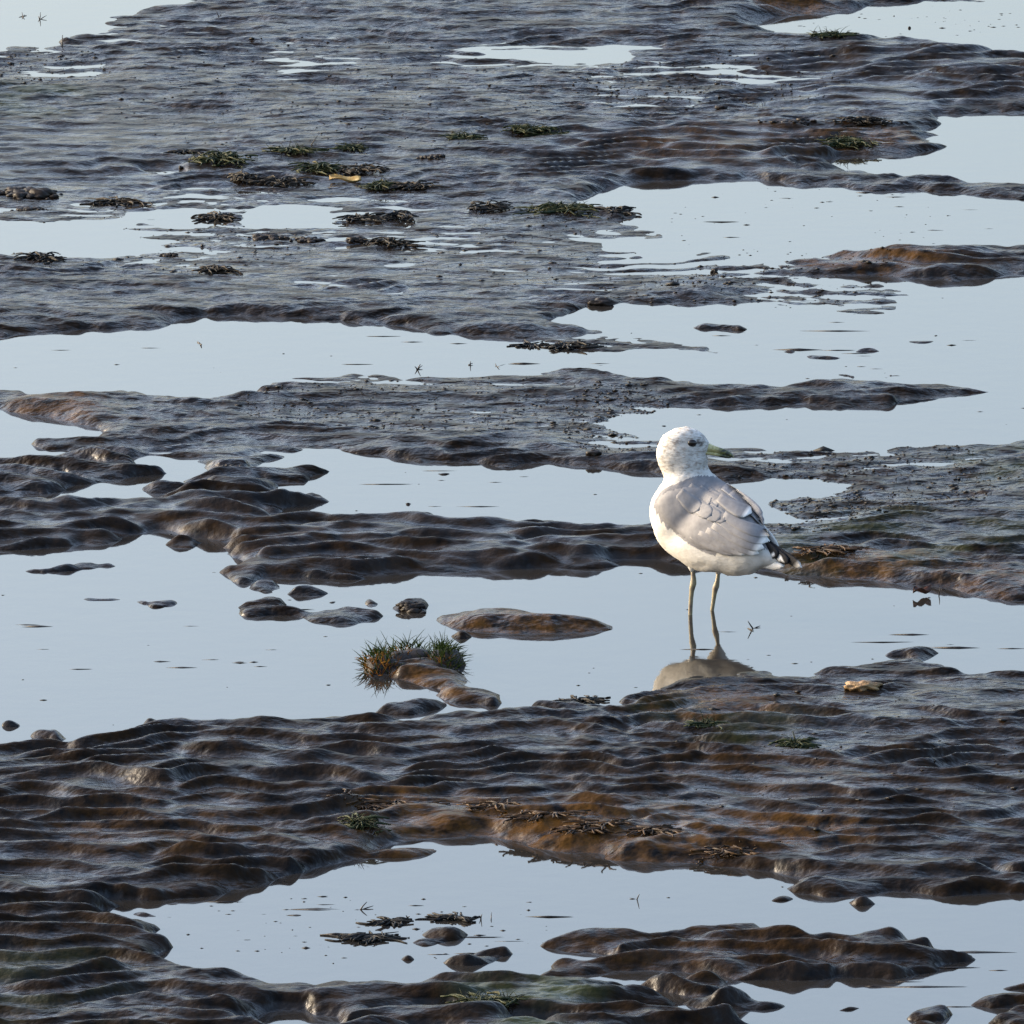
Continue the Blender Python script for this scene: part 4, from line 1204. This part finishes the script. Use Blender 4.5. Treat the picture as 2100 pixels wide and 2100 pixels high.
sprig(0,0,128,98,[(0,0,-6,20),(0,0,10,14),(-20,2,20,2)],'small sprouting plant in the far left pool',0.0010)
sprig(0,0,225,110,[(0,0,4,40),(0,0,36,14),(0,0,-10,16)],'branched plant in the far left pool',0.0010)
sprig(0,0,352,275,[(0,0,0,50)],'short dark peg on the far left shore',0.0016)
sprig(0,1,1135,15,[(0,0,8,10),(0,0,-20,4)],'small dark speck of weed in the upper pool',0.0016)
sprig(0,0,1300,1550,[(0,4,140,-2)],'stiff stalk lying out of the round black wrack',0.0016)
sprig(0,0,1760,870,[(0,0,38,48)],'long thin stalk rising from the olive sprawl',0.0010)
sprig(2,1,1610,1470,[(0,0,90,-10)],'thin straight stick slanting into the pool by the mossy bank',0.0009)
sprig(2,1,1450,1440,[(0,0,4,50)],'upright stick against the mossy bank',0.0009)
sprig(1,2,545,1520,[(0,0,50,-14)],'thin stem dangling from the dark lump in the lower pool',0.0008)

def stone(name, u, v, wpx, hpx, mat, label, cat, seed, sub=3, rough=0.3):
    m = mpp(u, v)
    rnd = random.Random(seed)
    z = zat(u, v)
    rx = wpx * m / 2; rz = hpx * m * 0.55
    vv, ff = ico(Vector((0, 0, 0)), 1.0, rnd, (rx, rx * 0.7, rz), sub, rough)
    # pits
    out = []
    for p in vv:
        k = 1 - 0.16 * max(0.0, float(pn(np.array([p.x / rx * 3.1 + seed]), np.array([p.y / rx * 3.1 + p.z / rz * 2.3]), 81)[0]))
        out.append(Vector((p.x * k, p.y * k, p.z * k + rz * 0.55)))
    o = mesh_obj(name, out, ff, M[mat])
    o.location = gp(u, v, z)
    return tag(o, label, cat)
u, v = tt(2,2,1025,88); stone('pitted_stone', u, v, 190 * ZT, 62 * ZT, 'stone', 'pitted ochre stone half sunk in the rippled mud', 'stone', 3)
u, v = tt(2,0,220,632); stone('pebble', u, v, 70 * ZT, 24 * ZT, 'clod', 'dark round pebble on the upper shiny mud', 'pebble', 4, 2)
u, v = tt(2,0,180,1545); stone('pebble', u, v, 40 * ZT, 30 * ZT, 'clod', 'small black pebble on the mud spit', 'pebble', 5, 2)
u, v = tt(1,0,1475,1725); stone('pebble', u, v, 140 * ZT, 40 * ZT, 'clod', 'flat brown stone at the point of a pale pool', 'stone', 6, 2)
u, v = tt(1,1,1425,680); stone('pebble', u, v, 85 * ZT, 36 * ZT, 'clod', 'dark stone at the end of the middle mudbank', 'stone', 7, 2)
u, v = tt(0,0,1025,962); stone('pebble', u, v, 30 * ZT, 22 * ZT, 'clod', 'tiny black pebble beside a small puddle', 'pebble', 8, 1)
u, v = tt(2,0,1283,160); stone('pebble', u, v, 18 * ZT, 14 * ZT, 'clod', 'tiny dark pebble alone in the far pool', 'pebble', 9, 1)

def leaf(name, u, v, wpx, tilt, mat, label, seed):
    m = mpp(u, v); L_ = wpx * m
    rnd = random.Random(seed)
    n = 8; vv = []; ff = []
    for i in range(n + 1):
        f = i / n
        w = L_ * 0.15 * math.sin(math.pi * min(1, f * 0.93 + 0.05)) 
        for j, s_ in enumerate((-1, -0.4, 0.4, 1)):
            vv.append(Vector(((f - 0.5) * L_, s_ * w, 0.003 + 0.010 * abs(s_) * tilt + 0.003 * math.sin(f * 7 + s_))))
    n0 = len(vv)
    vv += [p - Vector((0, 0, 0.0008)) for p in vv]
    for i in range(n):
        for j in range(3):
            a = i * 4 + j
            ff.append((a, a + 4, a + 5, a + 1)); ff.append((n0 + a, n0 + a + 1, n0 + a + 5, n0 + a + 4))
    loop = [0, 1, 2, 3] + [i * 4 + 3 for i in range(1, n + 1)] + [n * 4 + 2, n * 4 + 1, n * 4] + [i * 4 for i in range(n - 1, 0, -1)]
    for q in range(len(loop)):
        a, c = loop[q], loop[(q + 1) % len(loop)]
        ff.append((a, c, n0 + c, n0 + a))
    o = mesh_obj(name, vv, ff, M[mat])
    o.location = gp(u, v, zat(u, v)); o.rotation_euler = (0.35 * tilt, 0, rnd.uniform(-0.4, 0.4))
    return tag(o, label, 'leaf')
u, v = tt(1,0,25,1042); leaf('fallen_leaf', u, v, 190 * ZT, 0.8, 'leaf', 'pale yellow curled leaf lying among dark weed', 1)
u, v = tt(2,1,1350,1440); leaf('fallen_leaf', u, v, 110 * ZT, 0.9, 'redleaf', 'reddish brown leaf at the water under the mossy bank', 2)

# ------------------------------------------------------------------ crumbs on the flats and specks on the water
def scatter(name, n, blobs, size, mat, label, cat, seed, on_water=False, flat=0.6, stretch=1.0):
    rs = np.random.RandomState(seed)
    pu, pv = [], []
    tot = sum(b[4] for b in blobs)
    for x, y, rx, ry_, w in blobs:
        k = int(n * w / tot)
        a = rs.uniform(0, 2 * math.pi, k); q = np.sqrt(rs.uniform(0, 1, k))
        pu.append((x + np.cos(a) * q * rx) * K19); pv.append((y + np.sin(a) * q * ry_) * K19)
    pu = np.concatenate(pu); pv = np.concatenate(pv)
    X, Y, Z = zat_arr(pu, pv)
    keep = (Z < -0.001) if on_water else (Z > -0.0005)
    X, Y, Z = X[keep], Y[keep], np.maximum(Z[keep], 0)
    k = len(X)
    s_ = size * np.exp(rs.normal(0, 0.45, k))
    octv = np.array([(1, 0, 0), (-1, 0, 0), (0, 1, 0), (0, -1, 0), (0, 0, 1), (0, 0, -0.6)], float)
    octf = np.array([(0, 2, 4), (2, 1, 4), (1, 3, 4), (3, 0, 4), (2, 0, 5), (1, 2, 5), (3, 1, 5), (0, 3, 5)])
    sx = (s_ * stretch * rs.uniform(0.9, 2.6, k))[:, None]; sy = (s_ * rs.uniform(0.8, 1.6, k))[:, None]; sz = (s_ * flat * rs.uniform(0.6, 1.3, k))[:, None]
    V = np.stack([X[:, None] + octv[None, :, 0] * sx, Y[:, None] + octv[None, :, 1] * sy, Z[:, None] + octv[None, :, 2] * sz], -1)
    V = V + rs.normal(0, 0.12, V.shape) * s_[:, None, None]
    Fc = (octf[None] + (np.arange(k) * 6)[:, None, None]).reshape(-1, 3)
    o = mesh_obj(name, V.reshape(-1, 3).tolist(), [tuple(f) for f in Fc.tolist()], M[mat])
    return tag(o, label, cat, None, 'stuff')
scatter('mud_crumbs', 6500, [(1650,905,280,75,2.2),(1500,960,140,60,1.2),(1180,800,120,70,1.4),(850,770,420,55,1.6),(1240,165,160,50,0.8),(1450,150,180,60,0.7),(620,190,420,120,1.0),(300,460,300,60,0.9),(80,130,140,40,0.6),(1500,520,220,40,0.7),(1100,480,350,80,0.7),(1600,1450,400,150,0.5),(1350,560,260,40,0.6),(1700,690,120,30,0.4)],
        0.00125, 'weed_black', 'dark crumbs of mud strewn over the flats', 'mud', 3)
scatter('floating_specks', 420, [(960,960,1000,980,1.0),(1550,420,300,70,0.35),(1700,40,240,30,0.25),(700,1750,420,70,0.4),(1500,1300,380,80,0.2)],
        0.0016, 'weed_black', 'tiny dark specks floating on the pools', 'debris', 4, True, 0.35)

scatter('mud_slivers', 90, [(300,1180,300,110,0.5),(1550,1230,380,60,0.4),(700,1760,450,80,0.5),(1600,650,320,60,0.5),(700,665,600,40,0.4),(1600,420,320,60,0.4),(900,920,260,40,0.3),(1750,1850,180,80,0.4)],
        0.0024, 'clod', 'thin slivers of mud just breaking the water surface', 'mud', 9, True, 0.28, 4.5)
